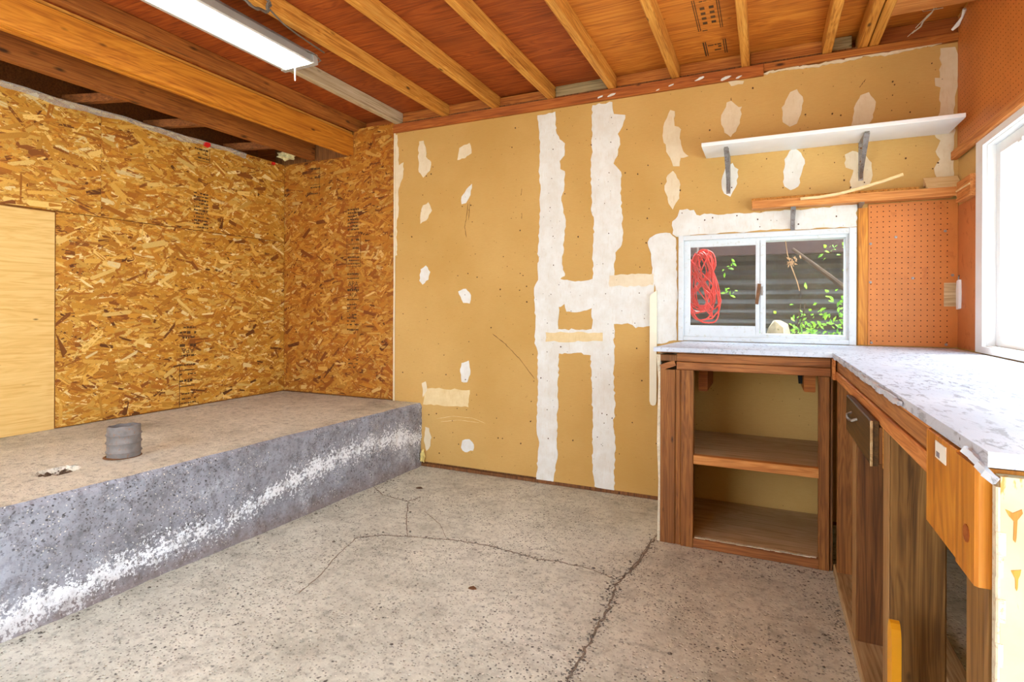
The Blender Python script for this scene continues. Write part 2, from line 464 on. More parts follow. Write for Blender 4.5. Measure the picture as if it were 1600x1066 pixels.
# ------------------------------------------------------------------ measured outlines (metres): filler patches (x, z), floor cracks (x, y), scratches, salt bloom (y, z)
PATCHES = {"strip1": [[-1.263, 2.447], [-1.253, 2.302], [-1.231, 2.261], [-1.195, 2.23], [-1.198, 2.153], [-1.231, 2.119], [-1.226, 2.066], [-1.196, 2.05], [-1.199, 1.947], [-1.219, 1.885], [-1.205, 1.78], [-1.187, 1.728], [-1.198, 1.599], [-1.212, 1.471], [-1.193, 1.368], [-1.229, 1.343], [-1.23, 1.188], [-1.236, 1.032], [-1.231, 0.864], [-1.237, 0.618], [-1.244, 0.359], [-1.239, 0.178], [-1.267, 0.019], [-1.385, 0.017], [-1.378, 0.163], [-1.367, 0.269], [-1.386, 0.346], [-1.377, 0.61], [-1.381, 0.873], [-1.404, 0.925], [-1.397, 1.083], [-1.403, 1.189], [-1.408, 1.294], [-1.379, 1.346], [-1.381, 1.557], [-1.372, 1.74], [-1.366, 1.924], [-1.376, 2.083], [-1.37, 2.213], [-1.378, 2.346], [-1.389, 2.439]],
 "strip2": [[-0.883, 2.451], [-0.873, 2.375], [-0.801, 2.359], [-0.818, 2.293], [-0.848, 2.248], [-0.834, 2.196], [-0.849, 2.112], [-0.874, 2.065], [-0.839, 2.024], [-0.822, 1.986], [-0.832, 1.876], [-0.82, 1.776], [-0.816, 1.603], [-0.821, 1.554], [-0.861, 1.507], [-0.867, 1.371], [-0.872, 1.21], [-0.868, 1.061], [-0.864, 0.838], [-0.869, 0.689], [-0.855, 0.567], [-0.87, 0.417], [-0.853, 0.295], [-0.866, 0.145], [-0.862, 0.021], [-0.989, 0.029], [-1.004, 0.204], [-0.998, 0.406], [-1.008, 0.607], [-1.017, 0.858], [-1.006, 1.06], [-1.011, 1.211], [-1.005, 1.362], [-1.004, 1.539], [-0.998, 1.714], [-1.019, 1.792], [-1.013, 1.892], [-1.023, 2.044], [-1.012, 2.169], [-1.017, 2.296], [-1.011, 2.451]],
 "bandA": [[-1.289, 1.357], [-1.099, 1.334], [-0.994, 1.342], [-0.995, 1.166], [-1.087, 1.136], [-1.181, 1.136], [-1.194, 1.187], [-1.221, 1.167], [-1.235, 1.167], [-1.29, 1.175]],
 "bandB": [[-1.291, 1.019], [-0.996, 1.025], [-0.996, 0.859], [-1.101, 0.873], [-1.209, 0.86], [-1.291, 0.875]],
 "bandC": [[-0.905, 1.36], [-0.767, 1.351], [-0.618, 1.364], [-0.624, 1.058], [-0.732, 1.038], [-0.781, 1.067], [-0.863, 1.061], [-0.906, 1.066]],
 "winleft": [[-0.661, 1.564], [-0.628, 1.6], [-0.585, 1.614], [-0.527, 1.611], [-0.496, 1.582], [-0.486, 1.356], [-0.488, 0.969], [-0.631, 0.938], [-0.604, 0.966], [-0.608, 1.25], [-0.635, 1.36], [-0.64, 1.492]],
 "wintop": [[-0.516, 1.68], [-0.485, 1.71], [-0.474, 1.747], [-0.392, 1.741], [-0.377, 1.711], [-0.19, 1.704], [0.116, 1.704], [0.43, 1.714], [0.43, 1.596], [-0.002, 1.599], [-0.491, 1.587], [-0.514, 1.605]],
 "corner": [[0.785, 2.467], [0.845, 2.463], [0.854, 2.43], [0.854, 2.291], [0.844, 2.215], [0.842, 1.983], [0.841, 1.82], [0.773, 1.82], [0.761, 1.868], [0.786, 1.912], [0.767, 1.953], [0.787, 2.006], [0.761, 2.041], [0.784, 2.147], [0.781, 2.21], [0.787, 2.271], [0.765, 2.283], [0.763, 2.323], [0.784, 2.319], [0.786, 2.436]],
 "leftcorner": [[-2.551, 2.454], [-2.522, 2.455], [-2.505, 2.223], [-2.464, 2.242], [-2.471, 2.124], [-2.512, 2.032], [-2.507, 1.888], [-2.525, 1.793], [-2.52, 1.553], [-2.543, 1.544], [-2.553, 2.036]],
 "s1": [[-2.327, 2.382], [-2.288, 2.382], [-2.266, 2.309], [-2.266, 2.262], [-2.222, 2.22], [-2.233, 2.156], [-2.289, 2.11], [-2.328, 2.156], [-2.333, 2.251]],
 "s2": [[-1.986, 2.293], [-1.903, 2.319], [-1.887, 2.245], [-1.939, 2.215], [-2.002, 2.209]],
 "s3": [[-1.925, 1.997], [-1.883, 2.029], [-1.894, 1.953], [-1.93, 1.898], [-1.966, 1.892], [-1.966, 1.946]],
 "s4": [[-2.29, 1.909], [-2.245, 1.928], [-2.213, 1.865], [-2.246, 1.812], [-2.313, 1.774], [-2.313, 1.835]],
 "s5": [[-2.309, 1.44], [-2.264, 1.467], [-2.226, 1.419], [-2.242, 1.363], [-2.292, 1.327], [-2.32, 1.356]],
 "s6": [[-1.99, 1.275], [-1.928, 1.293], [-1.887, 1.247], [-1.897, 1.189], [-1.949, 1.193]],
 "s7": [[-1.961, 0.768], [-1.904, 0.788], [-1.889, 0.716], [-1.915, 0.634], [-1.961, 0.636], [-1.972, 0.704]],
 "s8": [[-2.264, 0.288], [-2.231, 0.282], [-2.209, 0.214], [-2.231, 0.133], [-2.253, 0.112], [-2.275, 0.184]],
 "s9": [[-1.953, 0.22], [-1.896, 0.235], [-1.86, 0.202], [-1.866, 0.157], [-1.932, 0.141], [-1.963, 0.169]],
 "s9b": [[-2.296, 0.605], [-2.262, 0.62], [-2.251, 0.551], [-2.285, 0.502]],
 "s10": [[-0.53, 2.351], [-0.504, 2.339], [-0.504, 2.251], [-0.467, 2.227], [-0.475, 2.175], [-0.453, 2.092], [-0.424, 2.062], [-0.468, 2.056], [-0.475, 2.007], [-0.512, 2.011], [-0.542, 2.084], [-0.572, 2.184], [-0.564, 2.279]],
 "s11": [[-0.543, 1.961], [-0.513, 1.984], [-0.476, 1.923], [-0.476, 1.816], [-0.513, 1.751], [-0.543, 1.815], [-0.562, 1.874]],
 "s12": [[-0.214, 2.347], [-0.19, 2.354], [-0.149, 2.311], [-0.132, 2.312], [-0.143, 2.218], [-0.163, 2.174], [-0.191, 2.145], [-0.225, 2.175], [-0.245, 2.252]],
 "s13": [[0.113, 2.355], [0.147, 2.366], [0.175, 2.32], [0.166, 2.227], [0.147, 2.177], [0.112, 2.164], [0.077, 2.194], [0.071, 2.276]],
 "s14": [[0.444, 2.286], [0.482, 2.296], [0.513, 2.241], [0.501, 2.159], [0.467, 2.124], [0.403, 2.133], [0.415, 2.223]],
 "s15": [[-0.219, 1.971], [-0.181, 1.996], [-0.15, 1.956], [-0.164, 1.855], [-0.192, 1.803], [-0.226, 1.824], [-0.24, 1.899]],
 "s16": [[0.086, 1.987], [0.131, 2.045], [0.168, 2.013], [0.187, 1.954], [0.168, 1.894], [0.155, 1.832], [0.117, 1.814], [0.086, 1.838], [0.08, 1.921]],
 "s17": [[0.374, 1.981], [0.409, 1.997], [0.472, 1.962], [0.495, 1.926], [0.5, 1.859], [0.472, 1.794], [0.402, 1.781], [0.397, 1.836], [0.414, 1.895], [0.379, 1.912]],
 "s18": [[-0.207, 2.467], [-0.169, 2.468], [-0.122, 2.456], [-0.128, 2.439], [-0.19, 2.438]]}
TAPES = {"t1": [[-2.273, 0.573], [-1.894, 0.581], [-1.905, 0.459], [-2.285, 0.45]], "t2": [[-1.324, 1.0], [-0.939, 1.006], [-0.939, 0.951], [-1.325, 0.937]], "t3": [[-0.897, 1.364], [-0.623, 1.371], [-0.628, 1.299], [-0.897, 1.295]]}
CRACKS = [[[-2.311, 2.882], [-2.154, 2.779], [-1.943, 2.75], [-1.917, 2.847]], [[-1.943, 2.75], [-1.778, 2.498], [-1.645, 2.327]], [[-1.872, 2.209], [-1.774, 2.287], [-1.645, 2.327], [-1.419, 2.387], [-1.249, 2.406], [-1.105, 2.393], [-0.966, 2.374], [-0.848, 2.392], [-0.694, 2.38], [-0.583, 2.335]], [[-0.507, 2.908], [-0.519, 2.634], [-0.539, 2.45], [-0.573, 2.297], [-0.556, 2.176], [-0.554, 2.026], [-0.552, 1.874], [-0.556, 1.72], [-0.559, 1.602]], [[-1.46, 2.394], [-1.586, 2.535], [-1.768, 2.657]], [[-0.52, 2.833], [-0.533, 2.555], [-0.558, 2.346]], [[-1.872, 2.209], [-1.819, 2.012], [-1.752, 1.839], [-1.718, 1.678]]]
SCR = [[[-1.717, 0.98], [-1.619, 0.912], [-1.515, 0.819], [-1.403, 0.687]], [[-1.915, 1.896], [-1.925, 1.798], [-1.941, 1.731], [-1.926, 1.654]], [[-1.899, 1.895], [-1.91, 1.774]], [[-1.501, 1.962], [-1.505, 1.919]], [[-1.501, 1.798], [-1.501, 1.759]], [[0.468, 2.366], [0.439, 2.327]], [[-0.934, 2.441], [-0.935, 2.373]], [[-0.19, 2.372], [-0.19, 2.343]], [[-2.165, 0.357], [-2.025, 0.386], [-1.87, 0.385], [-1.769, 0.358]], [[-2.132, 0.337], [-1.973, 0.363], [-1.819, 0.358]]]
EFF = [[3.266, 0.237], [2.992, 0.273], [2.638, 0.264], [2.34, 0.235], [2.166, 0.163], [1.936, 0.138], [1.735, 0.145], [1.559, 0.111], [1.404, 0.093], [1.222, 0.084], [1.102, 0.082], [0.993, 0.057]]

M['step_face'] = make_step_face()


def make_osb_flake():
    t = NT('wood_strand', .55, .35)
    a = t.n('ShaderNodeVertexColor', layer_name='strand').outputs[0]
    f = t.noise(t.coord((30, 30, 30), False, 'World'), 6, 4, .7)
    col = t.mix(t.ramp(f, [(.35, .0), (.7, .45)]), a, t.mix(.5, a, (.10, .04, .008)))
    return t.color(col)


M['strand'] = make_osb_flake()
M['osb_base'] = plain('strand_board_core', srgb(150, 92, 30), .8, var=.35, scale=20)
M['ink'] = plain('faded_black_ink', srgb(84, 54, 26), .8, var=.25)
M['white_paint'] = plain('white_gloss_paint', srgb(236, 238, 238), .4, dirt=None, var=.04)
M['white_frame'] = plain('weathered_white_window_paint', srgb(212, 217, 219), .5, var=.05, scale=14, dirt=srgb(196, 196, 184))
M['metal'] = plain('dull_bracket_steel', srgb(150, 144, 138), .4, .75, var=.3, scale=30, dirt=srgb(110, 66, 36))
M['rust'] = plain('rusty_steel', srgb(122, 84, 54), .7, .35, var=.35, scale=40)
M['galv'] = plain('galvanised_fixture_steel', srgb(186, 186, 182), .45, .3, var=.1)
M['pipe'] = plain('corroded_grey_pipe', srgb(124, 118, 114), .75, .1, var=.25, scale=20, dirt=srgb(138, 104, 82))
M['black'] = plain('black_hole', srgb(22, 18, 14), .9, var=.2)
M['debris'] = plain('dark_debris', srgb(92, 72, 54), .95, var=.5, scale=60)
M['hardboard'] = plain('orange_hardboard', srgb(192, 116, 62), .55, var=.10, scale=5, dirt=srgb(170, 92, 40))
M['pegboard'] = plain('amber_pegboard', srgb(202, 122, 54), .5, var=.10, scale=6, dirt=srgb(188, 108, 46))
M['peghole'] = plain('peg_hole_shadow_brown', srgb(60, 30, 12), .9, var=.2)
M['red_tape'] = plain('red_tape', srgb(214, 30, 24), .5, var=.1)
M['film'] = plain('milky_plastic_film', srgb(206, 200, 188), .3, var=.12, scale=9)
M['film'].node_tree.nodes['Principled BSDF'].inputs['Alpha'].default_value = .30
M['wool'] = plain('yellow_white_insulation', srgb(216, 206, 156), .95, var=.25, scale=40)
M['foam'] = plain('cream_foam', srgb(226, 206, 130), .85, var=.25, scale=40)
M['plastic_cream'] = plain('cream_plastic', srgb(232, 224, 198), .4, var=.05)
M['cable'] = plain('grey_cable', srgb(104, 94, 84), .5, var=.1)
M['cord'] = plain('orange_red_cord', srgb(198, 32, 14), .45, var=.14, scale=30)
M['paper'] = plain('white_label_paper', srgb(232, 228, 216), .7, var=.04)
M['paper_print'] = plain('grey_label_print', srgb(138, 130, 130), .8, var=.2)
M['yellow'] = plain('yellow_plastic', srgb(236, 164, 30), .4, var=.08)
M['crack'] = plain('dirt_in_crack', srgb(134, 122, 106), .95, var=.35, scale=60)
M['web'] = plain('cobweb_dust', srgb(196, 182, 158), .9, var=.2)
M['debris_mix'] = plain('mixed_stone_chips', srgb(96, 90, 82), .9, var=.55, scale=45, dirt=srgb(190, 184, 172))
M['soil'] = plain('ground_outside', srgb(150, 140, 122), .95, var=.25, scale=3)
M['drive'] = plain('pale_driveway_concrete', srgb(190, 186, 176), .9, var=.1, scale=2)
M['siding'] = plain('dark_corrugated_siding', srgb(46, 43, 38), .35, .2, var=.45, scale=6, dirt=srgb(44, 52, 30))
M['fascia'] = plain('brown_painted_fascia', srgb(70, 50, 48), .7, var=.15, scale=12)
M['bark'] = plain('brown_bark', srgb(66, 50, 38), .9, var=.35, scale=22)
M['stone'] = plain('lichen_stone', srgb(170, 160, 130), .9, var=.3, scale=18, dirt=srgb(116, 116, 70))
M['render_white'] = plain('white_outer_wall', srgb(226, 226, 222), .9, var=.04)
M['dry_leaf'] = plain('dry_leaf', srgb(198, 152, 104), .8, var=.3, scale=30)


def make_leaf():
    t = NT('green_leaf', .5, .4)
    n = t.noise(t.coord((1, 1, 1), False, 'World'), 26, 3)
    c = t.ramp(n, [(.35, srgb(70, 128, 26)), (.6, srgb(140, 196, 44)), (.75, srgb(196, 226, 80))])
    t.color(c)
    tr = t.n('ShaderNodeBsdfTranslucent'); t.t.links.new(c, tr.inputs['Color'])
    mx = t.n('ShaderNodeMixShader', Fac=.45)
    t.t.links.new(t.b.outputs[0], mx.inputs[1]); t.t.links.new(tr.outputs[0], mx.inputs[2])
    t.t.links.new(mx.outputs[0], t.t.nodes['Material Output'].inputs['Surface'])
    return t.m


M['leaf'] = make_leaf()


def make_glass(name, dirt):
    t = NT(name)
    tp = t.n('ShaderNodeBsdfTransparent', Color=(.93, .95, .95, 1))
    gl = t.n('ShaderNodeBsdfGlossy', Roughness=.03)
    df = t.n('ShaderNodeBsdfDiffuse', Color=(.75, .75, .70, 1))
    lw = t.n('ShaderNodeLayerWeight', Blend=.5)
    fr = t.math('ADD', t.math('MULTIPLY', t.math('POWER', lw.outputs['Facing'], 5.0), .5), .025)
    m1 = t.n('ShaderNodeMixShader'); t.t.links.new(fr, m1.inputs[0])
    t.t.links.new(tp.outputs[0], m1.inputs[1]); t.t.links.new(gl.outputs[0], m1.inputs[2])
    sm = t.ramp(t.noise(t.coord((1, 1, 1), False, 'World'), 40, 6, .8), [(.5, dirt * .35), (.72, dirt)])
    m2 = t.n('ShaderNodeMixShader'); t.t.links.new(sm, m2.inputs[0])
    t.t.links.new(m1.outputs[0], m2.inputs[1]); t.t.links.new(df.outputs[0], m2.inputs[2])
    t.t.links.new(m2.outputs[0], t.t.nodes['Material Output'].inputs['Surface'])
    return t.m


M['glass'] = make_glass('dusty_window_glass', .07)
M['glass_clean'] = make_glass('window_glass', .04)


def make_diffuser():
    t = NT('lit_diffuser', .4)
    t.color((.9, .9, .88))
    t.b.inputs['Emission Color'].default_value = (1.0, .97, .92, 1)
    t.b.inputs['Emission Strength'].default_value = 2.6
    return t.m


M['diffuser'] = make_diffuser()


def make_counter():
    t = NT('worn_white_worktop_paint', .5, .35)
    c = t.coord((1, 1, 1), False, 'World')
    col = t.ramp(t.noise(c, 3, 5), [(.3, srgb(186, 193, 206)), (.7, srgb(210, 215, 224))])
    st = t.noise(t.coord((26, 7, 20), False, 'World'), 2.6, 6, .7, .6)
    zone = t.ramp(t.noise(c, 2.4, 3), [(.3, .3), (.6, 1.0)])
    col = t.mix(t.math('MULTIPLY', t.ramp(st, [(.53, 0.0), (.61, .8)]), zone), col, srgb(116, 118, 130))
    col = t.mix(t.ramp(t.voro(c, 20.0), [(.04, .9), (.08, 0.0)]), col, srgb(60, 54, 52))
    t.bump(st, .3, .003)
    return t.color(col)


M['counter'] = make_counter()


def make_end_panel():
    t = NT('cream_painted_end_panel', .6, .3)
    c = t.coord((1, 1, 1), False, 'World')
    col = t.ramp(t.noise(c, 8, 5), [(.3, srgb(198, 180, 140)), (.7, srgb(212, 200, 172))])
    dr = t.noise(t.coord((40, 40, 9), False, 'World'), 1.6, 4, .6, .5)
    col = t.mix(t.ramp(dr, [(.62, 0.0), (.66, .85)]), col, srgb(190, 132, 40))
    return t.color(col)


M['end_panel'] = make_end_panel()
M['chipped_white'] = plain('chipped_white_edge', srgb(212, 200, 174), .8, var=.15, scale=40, dirt=srgb(176, 140, 96))

D = 3.414          # room face of the back wall
XL = -3.67         # room face of the left wall
XR = 0.86          # room face of the right wall
YF = -1.40         # room face of the front wall, behind the camera
ZS = 0.46          # top of the concrete platform
ZJ, ZT = 2.53, 2.62   # underside of joists, underside of roof sheathing
rng = random.Random(7)

# ------------------------------------------------------------------ floor and platform
floor = struct('floor', (-0.7, 1.0, 0), 'bare grey concrete floor with cracks and exposed aggregate', None)
obj('concrete_slab', MB().box((-2.9, YF - .12, -.12), (XR + .12, D + .12, 0)), M['floor'], floor)


def ribbon(pts, w, z=None, y=None, jit=.5, sub=8, seed=1, dz=.0012):
    """narrow ragged strip with thickness; on the floor (z given) or on the back wall (y given)"""
    r_ = random.Random(seed); P = []
    for a, b in zip(pts[:-1], pts[1:]):
        for k in range(sub):
            P.append([a[i] + (b[i] - a[i]) * k / sub for i in (0, 1)])
    P.append(list(pts[-1]))
    for p in P[1:-1]:
        p[0] += r_.gauss(0, w * jit); p[1] += r_.gauss(0, w * jit)
    L_, R_ = [], []
    for i, p in enumerate(P):
        a = P[max(0, i - 1)]; b = P[min(len(P) - 1, i + 1)]
        d = Vector((b[0] - a[0], b[1] - a[1])); d = d.normalized() if d.length > 1e-9 else Vector((1, 0))
        h = w * r_.uniform(.35, 1.0) * (0.4 if i in (0, len(P) - 1) else 1)
        L_.append((p[0] - d.y * h / 2, p[1] + d.x * h / 2)); R_.append((p[0] + d.y * h / 2, p[1] - d.x * h / 2))
    mb = MB(); n = len(P); vs_ = []
    for s in (L_, R_):
        for q in s:
            vs_.append((q[0], q[1], z + dz) if z is not None else (q[0], y - dz, q[1]))
    for s in (L_, R_):
        for q in s:
            vs_.append((q[0], q[1], z - .0005) if z is not None else (q[0], y + .0005, q[1]))
    fs_ = []
    for i in range(n - 1):
        fs_ += [(i, i + 1, n + i + 1, n + i), (2 * n + i, 3 * n + i, 3 * n + i + 1, 2 * n + i + 1),
                (i, 2 * n + i, 2 * n + i + 1, i + 1), (n + i, n + i + 1, 3 * n + i + 1, 3 * n + i)]
    return mb.add(vs_, fs_)


for k, c in enumerate(CRACKS):
    obj('crack', ribbon(c, [.007, .006, .008, .012, .004, .007, .006][k], z=0, seed=k + 3, jit=.30), M['crack'], floor)

# platform: rough-edged block, one displaced sheet over top and face
plat = struct('floor_platform', (-3.0, 1.0, 0), 'raised grey concrete platform with salt-stained step face', None)


def edge_x(y): return -2.30 - (D - y) * .0413


nrnd = np.random.default_rng(5)


def fbm(shape, octs, seed):
    g = np.random.default_rng(seed); out = np.zeros(shape)
    for (n, a) in octs:
        h = max(2, shape[0] // n); w = max(2, shape[1] // n)
        c = g.uniform(-1, 1, (h + 1, w + 1))
        yy = np.linspace(0, h - 1e-6, shape[0]); xx = np.linspace(0, w - 1e-6, shape[1])
        y0 = yy.astype(int); x0 = xx.astype(int); fy = (yy - y0)[:, None]; fx = (xx - x0)[None]
        out += a * (c[y0][:, x0] * (1 - fy) * (1 - fx) + c[y0 + 1][:, x0] * fy * (1 - fx) + c[y0][:, x0 + 1] * (1 - fy) * fx + c[y0 + 1][:, x0 + 1] * fy * fx)
    return out


ny, nz = 330, 34
ys = np.linspace(YF, D, ny); zs = np.linspace(0, ZS, nz)
dsp = fbm((ny, nz), [(16, .006), (6, .004), (2, .0035)], 3)
V, Fc = [], []
for i, y in enumerate(ys):
    for j, z in enumerate(zs):
        t = z / ZS
        rx = .014 * max(0, (t - .93) / .07) ** 2            # rounded arris
        V.append((edge_x(y) + dsp[i, j] - rx + .012 * (1 - t) ** 6, y, z))
for i in range(ny - 1):
    for j in range(nz - 1):
        a = i * nz + j
        Fc.append((a, a + 1, a + nz + 1, a + nz))
for i, y in enumerate(ys): V.append((edge_x(y) - .2, y, 0))
b0 = ny * nz
for i in range(ny - 1): Fc.append((b0 + i, i * nz, (i + 1) * nz, b0 + i + 1))
mb = MB(); mb.add(V, Fc)
face = obj('step_face', mb, M['step_face'], plat)
nx = 70
V, Fc = [], []
top_edge = dsp[:, -1]
tops = fbm((ny, nx), [(30, .003), (8, .0015), (2, .001)], 9)
HX, HY = -2.735, 1.33
for i, y in enumerate(ys):
    xe = edge_x(y) + top_edge[i] - .014
    for j in range(nx):
        s = j / (nx - 1)
        x = xe + (XL - .1 - xe) * s
        dz = tops[i, j] * min(1, j / 4)
        q = ((x - HX) / .062) ** 2 + ((y - HY) / .075) ** 2
        if q < 1: dz -= .03 * (1 - q) ** .5
        V.append((x, y, ZS + dz - .0005))
for i in range(ny - 1):
    for j in range(nx - 1):
        a = i * nx + j
        Fc.append((a, a + nx, a + nx + 1, a + 1))
b0 = len(V)
V += [(XL - .1, YF, -.1), (XL - .1, D, -.1), (-2.6, YF, -.1), (-2.6, D, -.1)]
Fc += [(b0, b0 + 1, b0 + 3, b0 + 2), (nx - 1, b0, b0 + 1, (ny - 1) * nx + nx - 1)]
mb = MB(); mb.add(V, Fc)
obj('platform_top', mb, M['slab_top'], plat)
# clump of rust-brown dirt in the shallow hole
mb = MB()
for k in range(60):
    a = rng.uniform(0, 6.28); r = rng.uniform(0, .9) ** .6
    c = (HX + .05 * r * math.cos(a), HY + .062 * r * math.sin(a), ZS - .026 + .012 * (r) + .004)
    s = rng.uniform(.004, .011)
    mb.add([(c[0] + s, c[1], c[2]), (c[0], c[1] + s, c[2]), (c[0] - s, c[1], c[2]), (c[0], c[1] - s, c[2]), (c[0], c[1], c[2] + s * .7), (c[0], c[1], c[2] - s * .7)],
           [(0, 1, 4), (1, 2, 4), (2, 3, 4), (3, 0, 4), (1, 0, 5), (2, 1, 5), (3, 2, 5), (0, 3, 5)])
tag(obj('dirt_clump', mb, M['debris'], plat), 'dark dirt filling a shallow hole', None, None, 'stuff')

# ------------------------------------------------------------------ strand board
STR_COL = [(srgb(234, 192, 106), 3), (srgb(218, 166, 72), 6), (srgb(204, 144, 48), 7), (srgb(192, 126, 36), 6), (srgb(174, 106, 28), 4),
           (srgb(138, 78, 22), 1.4), (srgb(104, 56, 16), .5), (srgb(244, 214, 148), 1.2)]
scol = np.array([c for c, w in STR_COL]); sw = np.array([w for c, w in STR_COL], float); sw /= sw.sum()


def strands(parent, axis, level, u0, u1, v0, v1, density, seed, tilt, spread, sign, notch=None, dark=1.0):
    """overlapping wood strands lying on a board face; axis 0 = face looks along +x, axis 1 = along -y"""
    g = np.random.default_rng(seed)
    n = int((u1 - u0) * (v1 - v0) * density)
    L_ = np.clip(g.lognormal(math.log(.070), .5, n), .018, .17); W_ = np.clip(g.lognormal(math.log(.0115), .5, n), .003, .03)
    W_ = np.minimum(W_, L_ * .45)
    cu = g.uniform(u0, u1, n); cv = g.uniform(v0, v1, n)
    th = np.radians(g.normal(tilt, spread, n)); odd = g.random(n) < .10
    th[odd] = g.uniform(0, math.pi, odd.sum())
    hgt = np.sort(g.uniform(.0003, .0022, n))
    prof = np.array([(-.5, -.15), (-.42, -.5), (.40, -.5), (.5, .1), (.43, .5), (-.47, .46)])
    pu = prof[None, :, 0] * L_[:, None] * (1 + g.normal(0, .06, (n, 6))); pv = prof[None, :, 1] * W_[:, None] * (1 + g.normal(0, .22, (n, 6)))
    c, s = np.cos(th)[:, None], np.sin(th)[:, None]
    U = np.clip(cu[:, None] + pu * c - pv * s, u0, u1); Vv = np.clip(cv[:, None] + pu * s + pv * c, v0, v1)
    tw = g.normal(0, .10, n)[:, None]; tl = g.normal(0, .012, n)[:, None]
    H = hgt[:, None] + np.abs(pv * tw) + np.abs(pu * tl) * .5 * (pu > 0)
    if notch is not None:
        keep = ~notch(U, Vv).any(1)
        U, Vv, H = U[keep], Vv[keep], H[keep]; n = len(U)
    pos = np.zeros((n * 6, 3))
    if axis == 0: pos[:, 0] = level + sign * H.ravel(); pos[:, 1] = U.ravel(); pos[:, 2] = Vv.ravel()
    else: pos[:, 1] = level + sign * H.ravel(); pos[:, 0] = U.ravel(); pos[:, 2] = Vv.ravel()
    ctr = (pos.min(0) + pos.max(0)) / 2
    me = bpy.data.meshes.new('wood_strands')
    me.vertices.add(n * 6); me.vertices.foreach_set('co', (pos - ctr).ravel())
    me.loops.add(n * 6); me.loops.foreach_set('vertex_index', np.arange(n * 6, dtype=np.int32))
    me.polygons.add(n)
    me.polygons.foreach_set('loop_start', np.arange(0, n * 6, 6, dtype=np.int32))
    me.update(calc_edges=True)
    ci = g.choice(len(scol), n, p=sw)
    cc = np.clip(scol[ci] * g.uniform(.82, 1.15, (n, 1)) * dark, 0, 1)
    att = me.color_attributes.new('strand', 'FLOAT_COLOR', 'POINT')
    rgba = np.ones((n, 6, 4)); rgba[:, :, :3] = cc[:, None, :]
    att.data.foreach_set('color', rgba.ravel())
    me.materials.append(M['strand'])
    o = bpy.data.objects.new('wood_strands', me)
    link(o, parent, ctr)
    return tag(o, kind='stuff')


def text_mesh(txt, size):
    cu = bpy.data.curves.new('lettering', 'FONT'); cu.body = txt; cu.size = size; cu.align_x = 'CENTER'; cu.align_y = 'CENTER'
    o = bpy.data.objects.new('lettering', cu); COL.objects.link(o)
    dg = bpy.context.evaluated_depsgraph_get()
    me = bpy.data.meshes.new_from_object(o.evaluated_get(dg))
    bpy.data.objects.remove(o, do_unlink=True)
    vs_ = [v.co.copy() for v in me.vertices]; fs_ = [tuple(p.vertices) for p in me.polygons]
    return vs_, fs_


def stamp(parent, rows, place, w, h, seed, frame=None, letters=None, flip=False):
    """printed grade stamp: rows of ink dashes, an optional ruled box, legible letters. place(u,v) -> world"""
    r_ = random.Random(seed); mb = MB()

    def rect(u0, v0, u1, v1):
        mb.add([place(u0, v0), place(u1, v0), place(u1, v1), place(u0, v1)], [(0, 1, 2, 3)])
    for (v, th, den) in rows:
        u = -w / 2
        while u < w / 2:
            l = r_.uniform(.3, 1.6) * th + .004
            if r_.random() < den: rect(u, v - th / 2 * r_.uniform(.5, 1), min(w / 2, u + l), v + th / 2 * r_.uniform(.5, 1))
            u += l + r_.uniform(.12, .35) * th
    for (u0, v0, u1, v1) in (frame or []): rect(u0, v0, u1, v1)
    for (txt, size, u, v) in (letters or []):
        vs_, fs_ = text_mesh(txt, size)
        k = -1 if flip else 1
        mb.add([place(u + k * p.x, v + k * p.y) for p in vs_], fs_)
    return tag(obj('printed_stamp', mb, M['ink'], parent), 'faded black printed grade stamp')


# left wall: strand board panels and one plywood panel on a framed wall
wl = struct('wall_left', (XL, 1.0, ZS), 'left wall of golden strand board with a pale plywood panel')
obj('wall_core', MB().box((XL - .12, YF, -.1), (XL - .013, D + .1, 2.33)), M['osb_base'], wl)
lower = obj('strand_board', MB().box((XL - .012, 1.772, ZS + .006), (XL, D - .002, 1.6985)), M['osb_base'], wl)
strands(lower, 0, XL, 1.774, D - .004, ZS + .008, 1.698, 6200, 1, 0, 26, 1)
upper = obj('strand_board', MB().box((XL - .012, 2.0085, 1.7015), (XL, D - .002, 2.345)), M['osb_base'], wl)
strands(upper, 0, XL, 2.009, D - .004, 1.702, 2.343, 6200, 2, 0, 24, 1)
upper2 = obj('strand_board', MB().box((XL - .012, .79, 1.7015), (XL, 2.0075, 2.345)), M['osb_base'], wl)
strands(upper2, 0, XL, .792, 2.007, 1.702, 2.343, 6200, 3, 0, 24, 1)
upper3 = obj('strand_board', MB().box((XL - .012, YF, 1.704), (XL, .787, 2.345)), M['osb_base'], wl)
strands(upper3, 0, XL, YF, .785, 1.706, 2.343, 4500, 4, 0, 24, 1)
obj('plywood_panel', MB().box((XL - .012, .55, ZS + .004), (XL + .004, 1.768, 1.690)), M['plywood'], wl)
lower0 = obj('strand_board', MB().box((XL - .012, YF, ZS + .006), (XL, .546, 1.700)), M['osb_base'], wl)
strands(lower0, 0, XL, YF, .544, ZS + .008, 1.698, 4500, 6, 0, 24, 1)
pl_l = lambda yc, zc: (lambda u, v: (XL + .0045, yc + u, zc + v))
stamp(lower, [(.20, .02, .8), (.235, .02, .6), (.27, .016, .6), (.145, .022, .95), (.075, .016, .9), (.01, .014, .9), (-.055, .012, .6), (-.10, .02, .6), (-.19, .012, .9), (-.225, .014, .7), (-.255, .012, .9)],
      pl_l(2.565, .745), .12, .56, 1, [(-.062, -.28, -.058, .02), (-.06, -.03, .05, -.024), (-.06, -.14, .05, -.134)], [('APA', .05, 0, .11)], flip=True)
stamp(upper, [(k * .024, .014, .85) for k in range(-5, 6)], pl_l(2.66, 1.845), .11, .27, 2)
